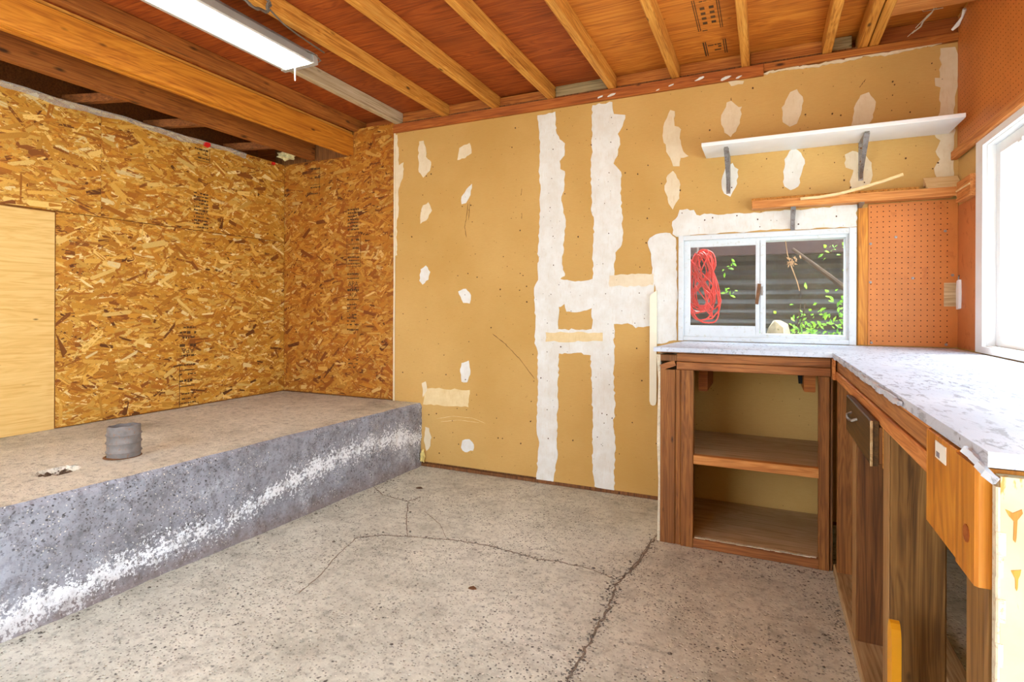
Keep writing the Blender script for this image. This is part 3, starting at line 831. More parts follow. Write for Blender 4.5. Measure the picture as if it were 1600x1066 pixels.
stamp(upper, [(.03, .016, .8), (-.03, .014, .8), (0, .01, .6)], pl_l(2.665, 2.25), .11, .12, 3, [(.058, -.05, .062, .05), (-.06, -.052, .06, -.048)])

# back wall, strand board part (steps up beside the beam)
wb = struct('wall_back', (-1.4, D, 0), 'back wall of taped tan drywall with strand board at its left end')
XO, XN, ZB = -2.545, -2.94, 2.346
mb = MB().prism([(XL, ZS + .006), (XO, ZS + .006), (XO, 2.548), (XN, 2.548), (XN, ZB), (XL, ZB)], 1, D, D + .012)
ob = obj('strand_board', mb, M['osb_base'], wb)
strands(ob, 1, D, XL + .002, XO - .001, ZS + .008, 2.547, 6200, 11, 8, 28, -1, notch=lambda U, Z: (U < XN) & (Z > ZB), dark=np.array([.72, .58, .42]))  # dark tint puts the shade on this wall into the strand colours
pl_b = lambda xc, zc: (lambda u, v: (xc + u, D - .0045, zc + v))
stamp(ob, [(k * .026, .016, .9) for k in range(-3, 4)], pl_b(-2.935, 1.845), .11, .17, 5)
stamp(ob, [(.085, .02, .75), (.02, .02, .6), (-.05, .016, .85), (-.075, .012, .9), (-.10, .012, .95)], pl_b(-2.93, 1.60), .12, .25, 6,
      [(-.07, -.125, -.066, .115), (.066, -.125, .07, .115), (-.07, .05, .07, .054), (-.07, -.025, .07, -.021), (-.07, -.125, .07, -.121), (-.07, .111, .07, .115)])
stamp(ob, [(.20, .018, .9), (.165, .01, .95), (.075, .02, .95), (-.0, .012, .9)] + [(-.04 - k * .026, .013, .65) for k in range(7)] + [(-.235, .018, .95)], pl_b(-2.935, 1.22), .115, .5, 7, None, [('APA', .055, 0, .12), ('APA', .04, 0, .035)])
stamp(ob, [(.10, .022, .8), (.03, .018, .6), (-.05, .014, .8), (-.10, .016, .95)], pl_b(-3.335, 2.18), .12, .26, 8, [(.05, -.12, .054, .12), (-.06, .06, .05, .064), (-.06, -.03, .05, -.026)])
stamp(ob, [(.03, .014, .6), (0, .012, .6), (-.03, .012, .5)], pl_b(-2.93, .72), .10, .1, 9)

# back wall, drywall sheets
ZD0, ZD1 = .022, 2.468
WX0, WX1, WZ0, WZ1 = -.478, .428, .970, 1.590       # window opening
obj('drywall_sheet', MB().box((XO + .004, D, ZD0 + .012), (-1.2855, D + .012, ZD1)), M['drywall'], wb)
obj('drywall_sheet', MB().box((-1.2835, D, ZD0), (-.9245, D + .012, ZD1)), M['drywall'], wb)
hx0, hx1, hz0, hz1 = WX0 + .012, WX1 - .012, WZ0 + .012, WZ1 - .012
mb = MB()
for (x0, x1, z0, z1) in ((-.9225, hx0, ZD0 - .006, ZD1 + .005), (hx1, XR + .05, ZD0, ZD1 + .018), (hx0, hx1, ZD0, hz0), (hx0, hx1, hz1, ZD1 + .012)):
    mb.box((x0, D, z0), (x1, D + .012, z1))
obj('drywall_sheet', mb, M['drywall'], wb)
# wall framing and outer skin behind the sheets, with the window opening left free
mb = MB()
for (x0, x1, z0, z1) in ((XL - .12, hx0, -.1, 2.55), (hx1, XR + .14, -.1, 2.55), (hx0, hx1, -.1, hz0), (hx0, hx1, hz1, 2.55)):
    mb.box((x0, D + .013, z0), (x1, D + .115, z1))
obj('wall_core', mb, M['bench_dark'], wb)
obj('sole_plate', MB().board((XO, D - .004, -.0), (-.5, D + .011, .022), .002), M['bench_dark'], wb)


def patch(poly, mat, name, lift, seed, rough=.35, k=3):
    """skim of filler: ragged outline, a millimetre or so thick"""
    r_ = random.Random(seed); pts = []
    n = len(poly)
    for i in range(n):
        a, b = poly[i], poly[(i + 1) % n]
        L_ = math.hypot(b[0] - a[0], b[1] - a[1]); m = max(1, min(12, int(L_ / .02)))
        for j in range(m):
            t = j / m; am = min(.006, L_ * .12)
            pts.append((a[0] + (b[0] - a[0]) * t + (r_.uniform(-am, am) if j else 0), a[1] + (b[1] - a[1]) * t + (r_.uniform(-am, am) if j else 0)))
    tris = tessellate_polygon([[Vector((p[0], p[1], 0)) for p in pts]])
    bm = bmesh.new()
    f = [bm.verts.new((p[0], D - lift, p[1])) for p in pts]
    bk = [bm.verts.new((p[0], D + .0005, p[1])) for p in pts]
    for tr in tris:
        try: bm.faces.new([f[i] for i in tr])
        except ValueError: pass
    m = len(pts)
    for i in range(m): bm.faces.new((f[i], f[(i + 1) % m], bk[(i + 1) % m], bk[i]))
    mb = MB(); bm.verts.index_update()
    mb.add([v.co for v in bm.verts], [tuple(v.index for v in fc.verts) for fc in bm.faces]); bm.free()
    return obj(name, mb, mat, wb)


THIN = {'s1', 's2', 's4', 's8', 's9b', 's10', 's11', 's12', 's13', 's14', 's17', 'corner', 's18', 'leftcorner'}
for k, (nm, pl) in enumerate(PATCHES.items()):
    lift = .0022 if nm.startswith('strip') else (.0030 if nm.startswith('win') else .0016 + .0001 * (k % 5))
    patch(pl, M['compound_thin'] if nm in THIN else M['compound'], 'joint_compound_patch', lift, k + 50)
for k, (nm, pl) in enumerate(TAPES.items()):
    patch(pl, M['compound_thin'] if nm == 't3' else M['tape'], 'joint_tape', .0036 if nm != 't1' else .0008, k + 90)
for k, c in enumerate(SCR):
    obj('scratch', ribbon(c, .004 if k < 8 else .003, y=D, seed=k + 30, jit=.2, dz=.0007), M['ink'] if k < 8 else M['tape'], wb)
xs_ = [-.02, .10, .22, .34, .46, .58, .70, .80]
obj('torn_paper_edge', ribbon([(x, 2.478 + .006 * math.sin(i * 2.1) + .012 * i / 7) for i, x in enumerate(xs_)], .020, y=D, seed=77, jit=.12, dz=.006), M['compound_thin'], wb)
# screw heads and small holes
mb = MB()
for (x, z) in ([(-2.28 + .37 * (k % 2) + rng.uniform(-.02, .02), .2 + .24 * k / 1.0) for k in range(9)]
               + [(-1.295 + rng.uniform(-.03, .03), .3 + k * .19) for k in range(11)] + [(-.92 + rng.uniform(-.03, .03), .3 + k * .19) for k in range(11)]
               + [(rng.uniform(-2.5, -.55), rng.uniform(.1, 2.4)) for k in range(90)] + [(rng.uniform(-.5, .8), rng.uniform(1.62, 2.42)) for k in range(40)]):
    r = rng.uniform(.0022, .0048)
    mb.prism([(x + r * math.cos(a * 1.047), z + r * math.sin(a * 1.047) * rng.uniform(.7, 1.5)) for a in range(6)], 1, D - .0042, D)
tag(obj('nail_holes', mb, M['ink'], wb), kind='stuff')
# corner bead where drywall meets strand board, and the cream wire cover beside the window
obj('corner_bead', MB().board((XO - .004, D - .010, ZS), (XO + .010, D, ZD1), .003, 4, .001), M['compound_thin'], wb)
mb = MB().prism([(-.643, .60), (-.636, .578), (-.622, .572), (-.608, .578), (-.602, .60), (-.602, 1.27), (-.643, 1.235)], 1, D - .022, D - .002)
tag(obj('wire_cover', mb, M['plastic_cream'], wb), 'cream plastic wire cover strip')
# ------------------------------------------------------------------ roof
ce = struct('ceiling', (-1.4, 1.0, 2.62), 'open roof of orange joists under reddish plywood sheathing')
plate = obj('top_plate', MB().board((XO, D - .022, 2.466), (-.02, D + .1, 2.529), .003, 1), M['plate'], ce)
obj('top_plate', MB().board((-.018, D - .020, 2.490), (XR + .02, D + .1, 2.529), .003, 1), M['block'], ce)
for (x, z, l, s) in ((-.955, 2.487, .05, 1), (-.885, 2.488, .06, 2), (-.60, 2.475, .03, 3), (-.52, 2.49, .04, 4), (-.36, 2.50, .06, 5), (-.22, 2.48, .07, 6), (-.15, 2.474, .05, 7)):
    r_ = random.Random(s)
    obj('paint_fleck', MB().prism([(x + l / 2 * math.cos(a * .785) * r_.uniform(.6, 1), z + l * .16 * math.sin(a * .785) * r_.uniform(.5, 1) + .12 * l * math.cos(a * .785)) for a in range(8)], 1, D - .0245, D - .0218), M['compound'], plate)
JX = [-2.915, -2.510, -2.105, -1.700, -1.292, -.885, -.500, -.112, .290, .452, .500]
JM = ['joist'] * 11
JM[0] = 'joist_dark'
JM[1] = 'joist_white'
for k, x in enumerate(JX):
    w = .022 if k < 9 else .0215
    obj('joist', MB().board((x - w, YF - .1, ZJ), (x + w, D + .095, ZT), .004, k, .0015), M[JM[k]], ce)
for x in (-3.32, -3.72):
    obj('joist', MB().board((x - .02, YF - .1, ZJ), (x + .02, D + .095, ZT), .004, 3, .0015), M['joist'], ce)
# blocking between the joists over the plate
ends = JX[1:9] + [.43]
for k, (a, b) in enumerate(zip(ends[:-1], ends[1:])):
    grey = k in (3, 7)
    obj('blocking', MB().board((a + .024, D + .018, ZJ + .0005), (b - .024, D + .056, ZT - (.012 if k == 2 else .001)), .003, k), M['block_grey' if grey else 'block'], ce)
obj('blocking', MB().board((.523, D + .01, ZJ - .0), (XR - .003, D + .05, ZT - .001), .003, 5), M['plate'], ce)
tag(obj('ledger_board', MB().board((.523, 2.93, ZJ + .004), (XR - .003, 3.10, ZT - .002), .003, 6), M['edge_fir'], ce), 'wide pale board nailed across the last bay')
# sheathing panels, joints running across the joists
for (y0, y1, off) in ((YF - .12, -.20, .0), (-.197, 1.02, .61), (1.023, 2.240, .0), (2.243, D + .13, .61)):
    xs = [XL - .45, -2.510, -.885, XR + .20] if off else [XL - .45, -2.105, -.112, XR + .20]
    for a, b in zip(xs[:-1], xs[1:]):
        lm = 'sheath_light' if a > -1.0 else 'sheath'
        if a < XR: obj('sheathing_panel', MB().box((a + .0015, y0, ZT), (b - .0015, y1, ZT + .014)), M[lm], ce)
obj('light_stop_sheet', MB().box((XL - .46, YF - .14, ZT + .015), (XR + .21, D + .15, ZT + .03)), M['black'], ce)  # unseen sheet added above the panels to stop light leaks
# grade stamps on the sheathing
pl_c = lambda xc, yc: (lambda u, v: (xc + u, yc + v, ZT - .0012))
stamp(ce, [(-.145, .012, .45), (.15, .014, .4)], pl_c(-.272, 2.91), .08, .34, 21,
      [(-.060, -.17, -.056, .15), (-.050, -.17, -.046, .15), (.048, -.17, .052, .15), (.058, -.17, .062, .15)] +
      [(u, -.14 + .05 * i, u + .022, -.115 + .05 * i) for u in (-.030, .012) for i in (1, 2, 3, 4)])
stamp(ce, [(-.04, .018, .8), (-.01, .03, .7), (.03, .02, .8)], pl_c(-.268, 3.285), .07, .2, 22,
      [(-.058, -.09, -.050, .09), (-.046, -.09, -.040, .09), (.046, -.09, .051, .09), (.056, -.09, .062, .09)])
# beams over the platform and the braces in the dark space behind
for (xa, xb, zb_, sd) in ((-3.005, -2.976, 2.347, 2), (-2.972, XN, 2.352, 3)):
    obj('beam_ply', MB().board((xa, YF - .1, zb_), (xb, D - .001, 2.510), .004, sd, .0008), M['beam'], ce)
obj('beam_cap', MB().board((-3.000, YF - .1, 2.514), (-2.948, D - .001, 2.529), .002, 2), M['joist'], ce)
obj('beam', MB().board((-3.385, YF - .1, 2.352), (-3.335, D - .001, 2.50), .004, 5, .001), M['joist_dark'], ce)
for k, (y, za, zb) in enumerate(((.6, 2.385, 2.41), (1.35, 2.385, 2.41), (1.98, 2.385, 2.41), (2.45, 2.38, 2.40), (3.05, 2.385, 2.41))):
    mb = MB().beam((-3.80, y - .10, za), (-3.386, y + .08, zb), .038, .05)
    obj('brace', mb, M['dark_lumber_x'], ce)
# wall plate; unseen eave board and soffit added to block light at left
obj('wall_plate', MB().board((XL - .12, YF, 2.332), (XL - .014, D, 2.352), .003), M['dark_lumber_x'], ce)
obj('light_block_board', MB().box((XL - .45, YF - .12, 2.28), (XL - .42, D + .13, ZT)), M['dark_lumber_x'], ce)
obj('light_block_soffit', MB().box((XL - .42, YF - .12, 2.28), (XL - .12, D + .13, 2.30)), M['dark_lumber_x'], ce)
mb = MB()
for (x0, x1, z0) in ((XL - .42, XN, 2.352), (XN, XR + .20, 2.531)):
    mb.box((x0, D + .096, z0), (x1, D + .13, ZT))
obj('rim_board', mb, M['plate'], ce)

# ------------------------------------------------------------------ right wall
wr = struct('wall_right', (XR, 1.0, 0), 'right wall with pegboard over a wide bright window')
RY0, RY1, RZ0, RZ1 = 1.10, 3.02, 1.00, 1.87           # glazed opening of the right window
mb = MB()
GY0, GY1, GZ = -1.30, .50, 2.15                         # open garage doorway beside the camera
for (y0, y1, z0, z1) in ((YF, GY0, -.1, ZT), (GY0, GY1, GZ, ZT), (GY0, GY1, -.1, -.001), (GY1, RY0, -.1, ZT), (RY1, D + .013, -.1, ZT), (RY0, RY1, -.1, RZ0), (RY0, RY1, RZ1, ZT)):
    mb.box((XR, y0, z0), (XR + .12, y1, z1))
obj('drywall_lining', mb, M['drywall'], wr)
pg = tag(obj('pegboard_panel', MB().box((XR - .006, GY1 + .02, 1.945), (XR - .0005, 3.392, 2.60)), M['pegboard'], wr), 'amber pegboard covering the upper wall')


def disc(mb, c, r, axis, n=6):
    pts = []
    for k in range(n):
        a = 2 * math.pi * k / n
        pts.append((c[0], c[1] + r * math.cos(a), c[2] + r * math.sin(a)) if axis == 0 else (c[0] + r * math.cos(a), c[1], c[2] + r * math.sin(a)))
    mb.add(pts, [tuple(range(n))])


mb = MB()
y = 3.36
while y > .9:
    z = 1.975
    while z < 2.59:
        disc(mb, (XR - .0064, y, z), .0028, 0); z += .0254
    y -= .0254
tag(obj('peg_holes', mb, M['peghole'], pg), kind='stuff')
obj('pegboard_panel', MB().box((XR - .0045, 3.394, 1.945), (XR - .0005, D - .001, 2.60)), M['hardboard'], wr)
obj('ledge_strip', MB().board((XR - .032, GY1 + .02, 1.900), (XR - .0055, 3.405, 1.942), .003, 8, .001), M['edge_fir_y'], wr)
obj('lower_lining', MB().box((XR - .004, 3.112, .972), (XR - .0005, D - .012, 1.672)), M['hardboard'], wr)

w2 = struct('window_2', (XR, 2.1, RZ0), 'wide white-framed window over the workbench')
cas = MB()
cy0, cy1, cz0, cz1 = RY0 - .09, RY1 + .085, .972, RZ1 + .035
for (y0, y1, z0, z1) in ((RY1, cy1, cz0, cz1), (cy0, RY0, cz0, cz1), (RY0, RY1, cz0, RZ0), (RY0, RY1, RZ1, cz1)):
    cas.box((XR - .016, y0, z0), (XR - .0005, y1, z1))
obj('casing', cas, M['white_paint'], w2)
ja = MB()
for (y0, y1, z0, z1) in ((RY0 + .0002, RY0 + .004, RZ0, RZ1), (RY1 - .004, RY1 - .0002, RZ0, RZ1), (RY0 + .004, RY1 - .004, RZ0 + .0002, RZ0 + .004), (RY0 + .004, RY1 - .004, RZ1 - .004, RZ1 - .0002)):
    ja.box((XR - .0004, y0, z0), (XR + .119, y1, z1))
obj('jamb', ja, M['white_paint'], w2)
fr = MB()
for (y0, y1, z0, z1) in ((RY0 + .005, RY0 + .05, RZ0 + .005, RZ1 - .005), (RY1 - .05, RY1 - .005, RZ0 + .005, RZ1 - .005), (RY0 + .05, RY1 - .05, RZ0 + .005, RZ0 + .05), (RY0 + .05, RY1 - .05, RZ1 - .05, RZ1 - .005),
                         (2.13, 2.18, RZ0 + .05, RZ1 - .05)):
    fr.box((XR + .03, y0, z0), (XR + .075, y1, z1))
obj('frame', fr, M['white_paint'], w2)
for (a, b) in ((RY0 + .05, 2.13), (2.18, RY1 - .05)):
    obj('pane', MB().box((XR + .05, a, RZ0 + .05), (XR + .053, b, RZ1 - .05)), M['glass_clean'], w2)
obj('latch', MB().board((XR + .012, 2.70, 1.80), (XR + .03, 2.74, 1.815), .002), M['white_paint'], w2)

# front wall behind the camera, with an unseen opening added for fill light
wf = struct('wall_front', (-1.4, YF, 0), 'front wall behind the viewer, with an added opening for fill light')
mb = MB()
for (x0, x1, z0, z1) in ((XL - .12, -3.45, -.1, ZJ), (-1.10, XR + .12, -.1, ZJ), (-3.45, -1.10, 2.20, ZJ)):
    mb.box((x0, YF - .12, z0), (x1, YF, z1))
obj('drywall_lining', mb, M['drywall'], wf)

# ------------------------------------------------------------------ sliding window in the back wall
w1 = struct('window_1', (-.025, D, WZ0), 'white sliding window over the workbench')
fm = MB()
for (x0, x1, z0, z1) in ((WX0, WX0 + .030, WZ0, WZ1), (WX1 - .034, WX1, WZ0, WZ1), (WX0 + .030, WX1 - .034, WZ0, WZ0 + .026), (WX0 + .030, WX1 - .034, WZ1 - .030, WZ1)):
    fm.board((x0, D - .016, z0), (x1, D + .004, z1), .003)
obj('casing', fm, M['white_frame'], w1)
fm = MB()
ix0, ix1, iz0, iz1 = WX0 + .0125, WX1 - .0125, WZ0 + .0125, WZ1 - .0125
for (x0, x1, z0, z1) in ((ix0, ix0 + .034, iz0, iz1), (ix1 - .034, ix1, iz0, iz1), (ix0 + .034, ix1 - .034, iz0, iz0 + .034), (ix0 + .034, ix1 - .034, iz1 - .034, iz1)):
    fm.box((x0, D + .006, z0), (x1, D + .105, z1))
obj('frame', fm, M['white_frame'], w1)
sash = MB()
sx0, sx1, sz0, sz1 = ix0 + .010, -.036, iz0 + .020, iz1 - .018
for (x0, x1, z0, z1) in ((sx0, sx0 + .042, sz0, sz1), (sx1 - .022, sx1, sz0, sz1), (sx0 + .042, sx1 - .022, sz0, sz0 + .058), (sx0 + .042, sx1 - .022, sz1 - .038, sz1)):
    sash.board((x0, D + .0055, z0), (x1, D + .030, z1), .002)
sa = tag(obj('sash', sash, M['white_frame'], w1), 'front sliding sash')
obj('pane', MB().box((sx0 + .042, D + .016, sz0 + .058), (sx1 - .022, D + .019, sz1 - .038)), M['glass'], sa)
obj('meeting_stile', MB().board((-.034, D + .0045, iz0 + .034), (-.006, D + .055, iz1 - .034), .002), M['white_frame'], w1)
obj('pane', MB().box((-.006, D + .045, iz0 + .034), (ix1 - .034, D + .048, iz1 - .034)), M['glass'], w1)
lt = MB().beam((-.038, D - .004, 1.300), (-.052, D - .010, 1.185), .018, .010, up=(0, 1, 0))
lat = tag(obj('latch', lt, M['rust'], w1), 'rusty window latch')
obj('keeper', MB().board((-.030, D - .004, 1.235), (-.020, D + .004, 1.285), .001), M['metal'], lat)

# ------------------------------------------------------------------ outside
gr = struct('ground', (-1, 1, -.2), 'ground outside')
obj('soil', MB().box((-14, D + .16, -.30), (14, 18, -.13)), M['soil'], gr)
obj('driveway', MB().box((-14, -16, -.30), (14, YF - .13, -.13)), M['drive'], gr)  # unseen pale driveway and side yard, put in to bounce daylight indoors
obj('side_yard', MB().box((XR + .13, YF - .125, -.30), (14, D + .155, -.13)), M['drive'], gr)
sh = thing('neighbour_shed', (-.2, 5.0, -.13), 'dark corrugated shed with brown fascia seen through the sliding window', 'shed')
zs_ = np.arange(-.12, 1.60, .012); V = []; Fc = []; SX0, SX1 = -2.6, 1.15
for i, z in enumerate(zs_):
    d = .012 * math.sin(2 * math.pi * z / .076)
    V += [(SX0, 4.75 + d, z), (SX1, 4.75 + d, z), (SX0, 4.79, z), (SX1, 4.79, z)]
for i in range(len(zs_) - 1):
    a = 4 * i
    Fc += [(a, a + 1, a + 5, a + 4), (a + 2, a + 6, a + 7, a + 3)]
mb = MB(); mb.add(V, Fc); mb.smooth = True
obj('corrugated_siding', mb, M['siding'], sh)
obj('fascia', MB().board((-2.7, 4.66, 1.575), (1.2, 4.70, 1.86), .004), M['fascia'], sh)
obj('roof', MB().prism([(4.60, 1.862), (6.6, 2.35), (6.6, 2.40), (4.60, 1.90)], 0, -2.8, 1.25), M['siding'], sh)
obj('end_wall', MB().board((SX1 - .05, 4.80, -.12), (SX1, 6.5, 1.85), .004), M['siding'], sh)
# climbing plant
pl = thing('climbing_plant', (.42, 4.35, -.13), 'bright green sunlit climbing plant against the shed', 'plant')
g = np.random.default_rng(4)
stems = MB()
for k in range(9):
    x0 = .2 + .07 * k; pts = [(x0, 4.40, -.12)]
    for j in range(6):
        p = pts[-1]; pts.append((p[0] + g.normal(.02, .04), min(4.42, p[1] + g.normal(-.02, .02)), p[2] + .22))
    stems.tube(pts, .004, 5)
obj('stems', stems, M['bark'], pl)
lv = MB()
cl = [(.30, 4.38, .98, .10, 150), (.48, 4.42, .94, .10, 170), (.50, 4.40, 1.20, .05, 50), (.62, 4.40, 1.32, .08, 60), (.16, 4.45, 1.05, .05, 26), (.42, 4.42, 1.60, .05, 16), (-.26, 4.55, 1.47, .03, 8), (-.30, 4.55, 1.30, .02, 3),
      (.25, 4.45, .6, .25, 200), (-.22, 4.56, 1.28, .04, 5), (.62, 4.45, 1.52, .06, 20)]
for (x, y, z, r, n) in cl:
    for k in range(n):
        c = Vector((x + g.normal(0, r), min(4.42, max(4.20, y - .1 + g.normal(0, r * .4))), z + g.normal(0, r)))
        a = Vector(g.normal(0, 1, 3)).normalized(); b = a.orthogonal().normalized(); s = g.uniform(.010, .026)
        q = a.cross(b) * s * .15
        lv.add([c - a * s, c - a * s * .2 + b * s * .55 + q, c + a * s * .5 + b * s * .35 + q, c + a * s, c + a * s * .5 - b * s * .35 + q, c - a * s * .2 - b * s * .55 + q],
               [(0, 1, 2, 3), (0, 3, 4, 5)])
tag(obj('leaves', lv, M['leaf'], pl), kind='stuff')
st = MB()
ico = bmesh.new(); bmesh.ops.create_icosphere(ico, subdivisions=3, radius=1)
V = []
for v in ico.verts:
    n = v.co; k = 1 + .12 * math.sin(5 * n.x + 2 * n.z) + .1 * math.sin(7 * n.y + 4 * n.z)
    V.append((.09 + n.x * .14 * k, 3.95 + n.y * .12 * k, .48 + n.z * .60 * k))
st.add(V, [tuple(v.index for v in f.verts) for f in ico.faces]); ico.free()
st2 = MB(); st2.add([(x * 1, y, min(z, 1.085)) for (x, y, z) in [(v[0] - .02, v[1], v[2] * 1.02) for v in st.v]], st.f)
so = tag(obj('stone_block', st2, M['stone'], None), 'pale lichen-covered stone below the climbing plant', 'stone')
br = MB().tube([(.17, 4.56, 1.60), (.40, 4.55, 1.40), (.62, 4.54, 1.20), (.80, 4.53, .60), (.88, 4.52, -.12)], [.012, .018, .024, .028, .03], 8)
tag(obj('leaning_branch', br, M['bark'], None), 'brown branch leaning across in front of the shed siding', 'branch')
# dead twig with a curled leaf hanging against the right pane
tw = thing('dead_twig', (.13, D + .075, 1.40), 'dry twig with curled brown leaf hanging behind the right pane', 'twig')
obj('stem', MB().tube([(.095, D + .085, 1.545), (.105, D + .082, 1.47), (.125, D + .078, 1.40), (.155, D + .076, 1.31), (.168, D + .075, 1.255)], [.0022, .0022, .003, .0026, .002], 5), M['dry_leaf'], tw)
obj('seed_pod', MB().tube([(.168, D + .075, 1.262), (.171, D + .075, 1.24), (.170, D + .075, 1.215)], [.003, .006, .001], 6), M['black'], tw)
lf = MB()
for k in range(26):
    c = Vector((.135 + rng.gauss(0, .014), D + .077 + rng.uniform(-.006, .010), 1.43 + rng.gauss(0, .022)))
    a = Vector((rng.gauss(0, 1), rng.gauss(0, .4), rng.gauss(0, 1))).normalized(); b = a.orthogonal().normalized(); s = rng.uniform(.006, .015)
    lf.add([c - a * s, c + b * s * .6, c + a * s, c - b * s * .5], [(0, 1, 2), (0, 2, 3)])
tag(obj('curled_leaf', lf, M['dry_leaf'], tw), kind='stuff')
# coiled extension cord hanging outside the left pane
co = thing('extension_cord', (-.375, D + .17, 1.06), 'coiled orange-red extension cord hanging behind the left pane', 'cord')
for k in range(13):
    cm = MB()
    r_ = random.Random(k + 100)
    cx = -.362 + r_.uniform(-.014, .014); top = 1.530 - r_.uniform(0, .05); bot = 1.07 + r_.uniform(0, .11)
    w0 = r_.uniform(.045, .082); yy = D + .135 + .05 * r_.random()
    zc, hh = (top + bot) / 2, (top - bot) / 2; sl = r_.uniform(-.03, .03); cross = r_.random() < .35
    pts = []
    for a in range(36):
        th = 2 * math.pi * a / 36
        s, c = math.sin(th), math.cos(th)
        wd = w0 * (1.0 - .25 * s) * (1 if not cross else (1 - .9 * math.exp(-((s + .1) / .35) ** 2)))
        sgn = 1 if not cross else (1 if s > -.1 else -1)
        pts.append((cx + wd * (abs(c) ** .7 * (1 if c > 0 else -1)) * sgn + sl * s + .004 * math.sin(3 * th + k), yy + .012 * math.sin(2 * th + k), zc + hh * s))
    obj('cord_loop', cm.tube(pts, .0042, 6, closed=True), M['cord'], co)
for ddx in (-.055, 0, .05):
    obj('loose_strand', MB().tube([(-.38 + ddx, D + .12, 1.47), (-.35 - ddx, D + .125, 1.30), (-.32 + ddx * .4, D + .12, 1.16), (-.30, D + .125, 1.11)], .0042, 6), M['cord'], co)
mb = MB().tube([(-.29, D + .13, 1.24), (-.265, D + .13, 1.26), (-.25, D + .13, 1.21), (-.26, D + .13, 1.15), (-.30, D + .13, 1.10), (-.36, D + .13, 1.09)], .0042, 6)
obj('loose_strand', mb, M['cord'], co)
obj('hanging_hook', MB().tube([(-.39, D + .116, 1.50), (-.39, D + .16, 1.50), (-.39, D + .20, 1.505), (-.39, D + .205, 1.54)], .005, 8), M['metal'], co)
# ------------------------------------------------------------------ workbench
wt = MB()
TZ0, TZ1 = .944, .968
poly = [(-.508, 2.782), (.262, 2.782), (.268, 1.6), (.272, .948), (XR - .017, .948), (XR - .017, D - .018), (-.44, D - .018), (-.47, 3.2)]
wt.prism(poly, 2, TZ0 + .003, TZ1)
worktop = tag(obj('worktop', wt, M['counter']), 'L-shaped worktop with worn white paint under both windows', 'worktop')
# ragged strip of paint and torn edging along the front
mb = MB()
for k in range(24):
    y0 = 2.76 - k * .055
    mb.board((.2600 - .002 * rng.random(), y0 - .054, TZ0 + .004 + rng.uniform(-.003, .003)), (.2675, y0, TZ1 - rng.uniform(.003, .008)), .001, k)
obj('chipped_edge', mb, M['counter'], worktop)
mb = MB()
for (x, y, z, s) in ((.268, .975, .948, .007), (.270, .958, .940, .008), (.274, .950, .934, .005), (.264, 1.00, .954, .005)):
    mb.beam((x - .004, y + s, z + s * .8), (x + .006, y - s, z - s * .9), .007, .010)
obj('torn_corner', mb, M['counter'], worktop)

Yc = 2.81
cb = thing('bench_cabinet', (-.1, 3.1, 0), 'brown open wooden bench cabinet with one shelf below the sliding window', 'cabinet')
obj('side_lining', MB().prism([(-.494, 0.002), (-.480, 0.002), (-.480, .93), (-.500, .93), (-.490, .8), (-.496, .5), (-.488, .3)], 1, Yc + .006, D - .004), M['chipped_white'], cb)
obj('post', MB().board((-.479, Yc, .002), (-.407, Yc + .04, .858), .003, 1), M['bench_z'], cb)
obj('post', MB().board((-.406, Yc + .002, .002), (-.381, Yc + .04, .858), .003, 2), M['bench_z'], cb)
obj('post', MB().board((-.380, Yc - .008, .002), (-.321, Yc + .04, .859), .003, 3), M['bench_z'], cb)
obj('post', MB().board((.212, Yc - .004, .002), (.255, Yc + .05, .859), .003, 4), M['bench_z'], cb)
obj('filler_strip', MB().board((.257, Yc + .006, .002), (.268, Yc + .05, .94), .002, 4), M['bench_dark'], cb)
obj('corner_block', MB().board((-.478, Yc - .003, .900), (-.402, Yc + .04, .932), .003, 5), M['bench_dark'], cb)
obj('corner_block', MB().beam((-.478, Yc + .018, .866), (-.408, Yc + .018, .892), .042, .028), M['bench_x'], cb)
obj('rail', MB().board((-.400, Yc - .006, .900), (.256, Yc + .035, .9395), .003, 6, .001), M['bench_x'], cb)
obj('rail', MB().board((-.400, Yc - .010, .861), (.256, Yc + .035, .899), .003, 7, .001), M['bench_x'], cb)
obj('top_ledger', MB().board((-.478, Yc - .004, .9405), (.256, Yc + .03, .9465), .001, 8), M['bench_dark'], cb)
shf = obj('shelf', MB().box((-.380, Yc + .035, .432), (.255, D - .006, .446)), M['shelf_dust'], cb)
obj('front_edging', MB().board((-.321, Yc - .002, .405), (.212, Yc + .034, .449), .003, 9, .001), M['edge_fir'], shf)
obj('bottom_board', MB().box((-.380, Yc + .022, .034), (.255, D - .006, .050)), M['shelf_dust'], cb)
sil = obj('sill', MB().board((-.321, Yc - .004, .002), (.212, Yc + .02, .047), .003, 10), M['bench_x'], cb)
mb = MB()
for k in range(22):
    x = -.315 + k * .0235
    mb.board((x, Yc - .003 + rng.uniform(0, .006), .0475), (x + .026, Yc + .02 - rng.uniform(0, .008), .0485 + rng.uniform(.001, .005)), .001, k)
obj('chipped_paint', mb, M['chipped_white'], sil)
obj('cleat', MB().board((-.318, 3.00, .735), (-.275, 3.33, .858), .003, 11), M['plate'], cb)
obj('cleat', MB().board((.158, 2.90, .775), (.205, 3.3, .858), .003, 12), M['block'], cb)
obj('side_panel', MB().box((-.402, Yc + .042, .05), (-.384, D - .006, .93)), M['bench_dark'], cb)
obj('side_panel', MB().box((.258, Yc + .052, .05), (.272, D - .006, .94)), M['bench_dark'], cb)
obj('bracket_wedge', MB().prism([(3.0, .858), (3.0, .80), (3.15, .858)], 0, .14, .156), M['black'], cb)

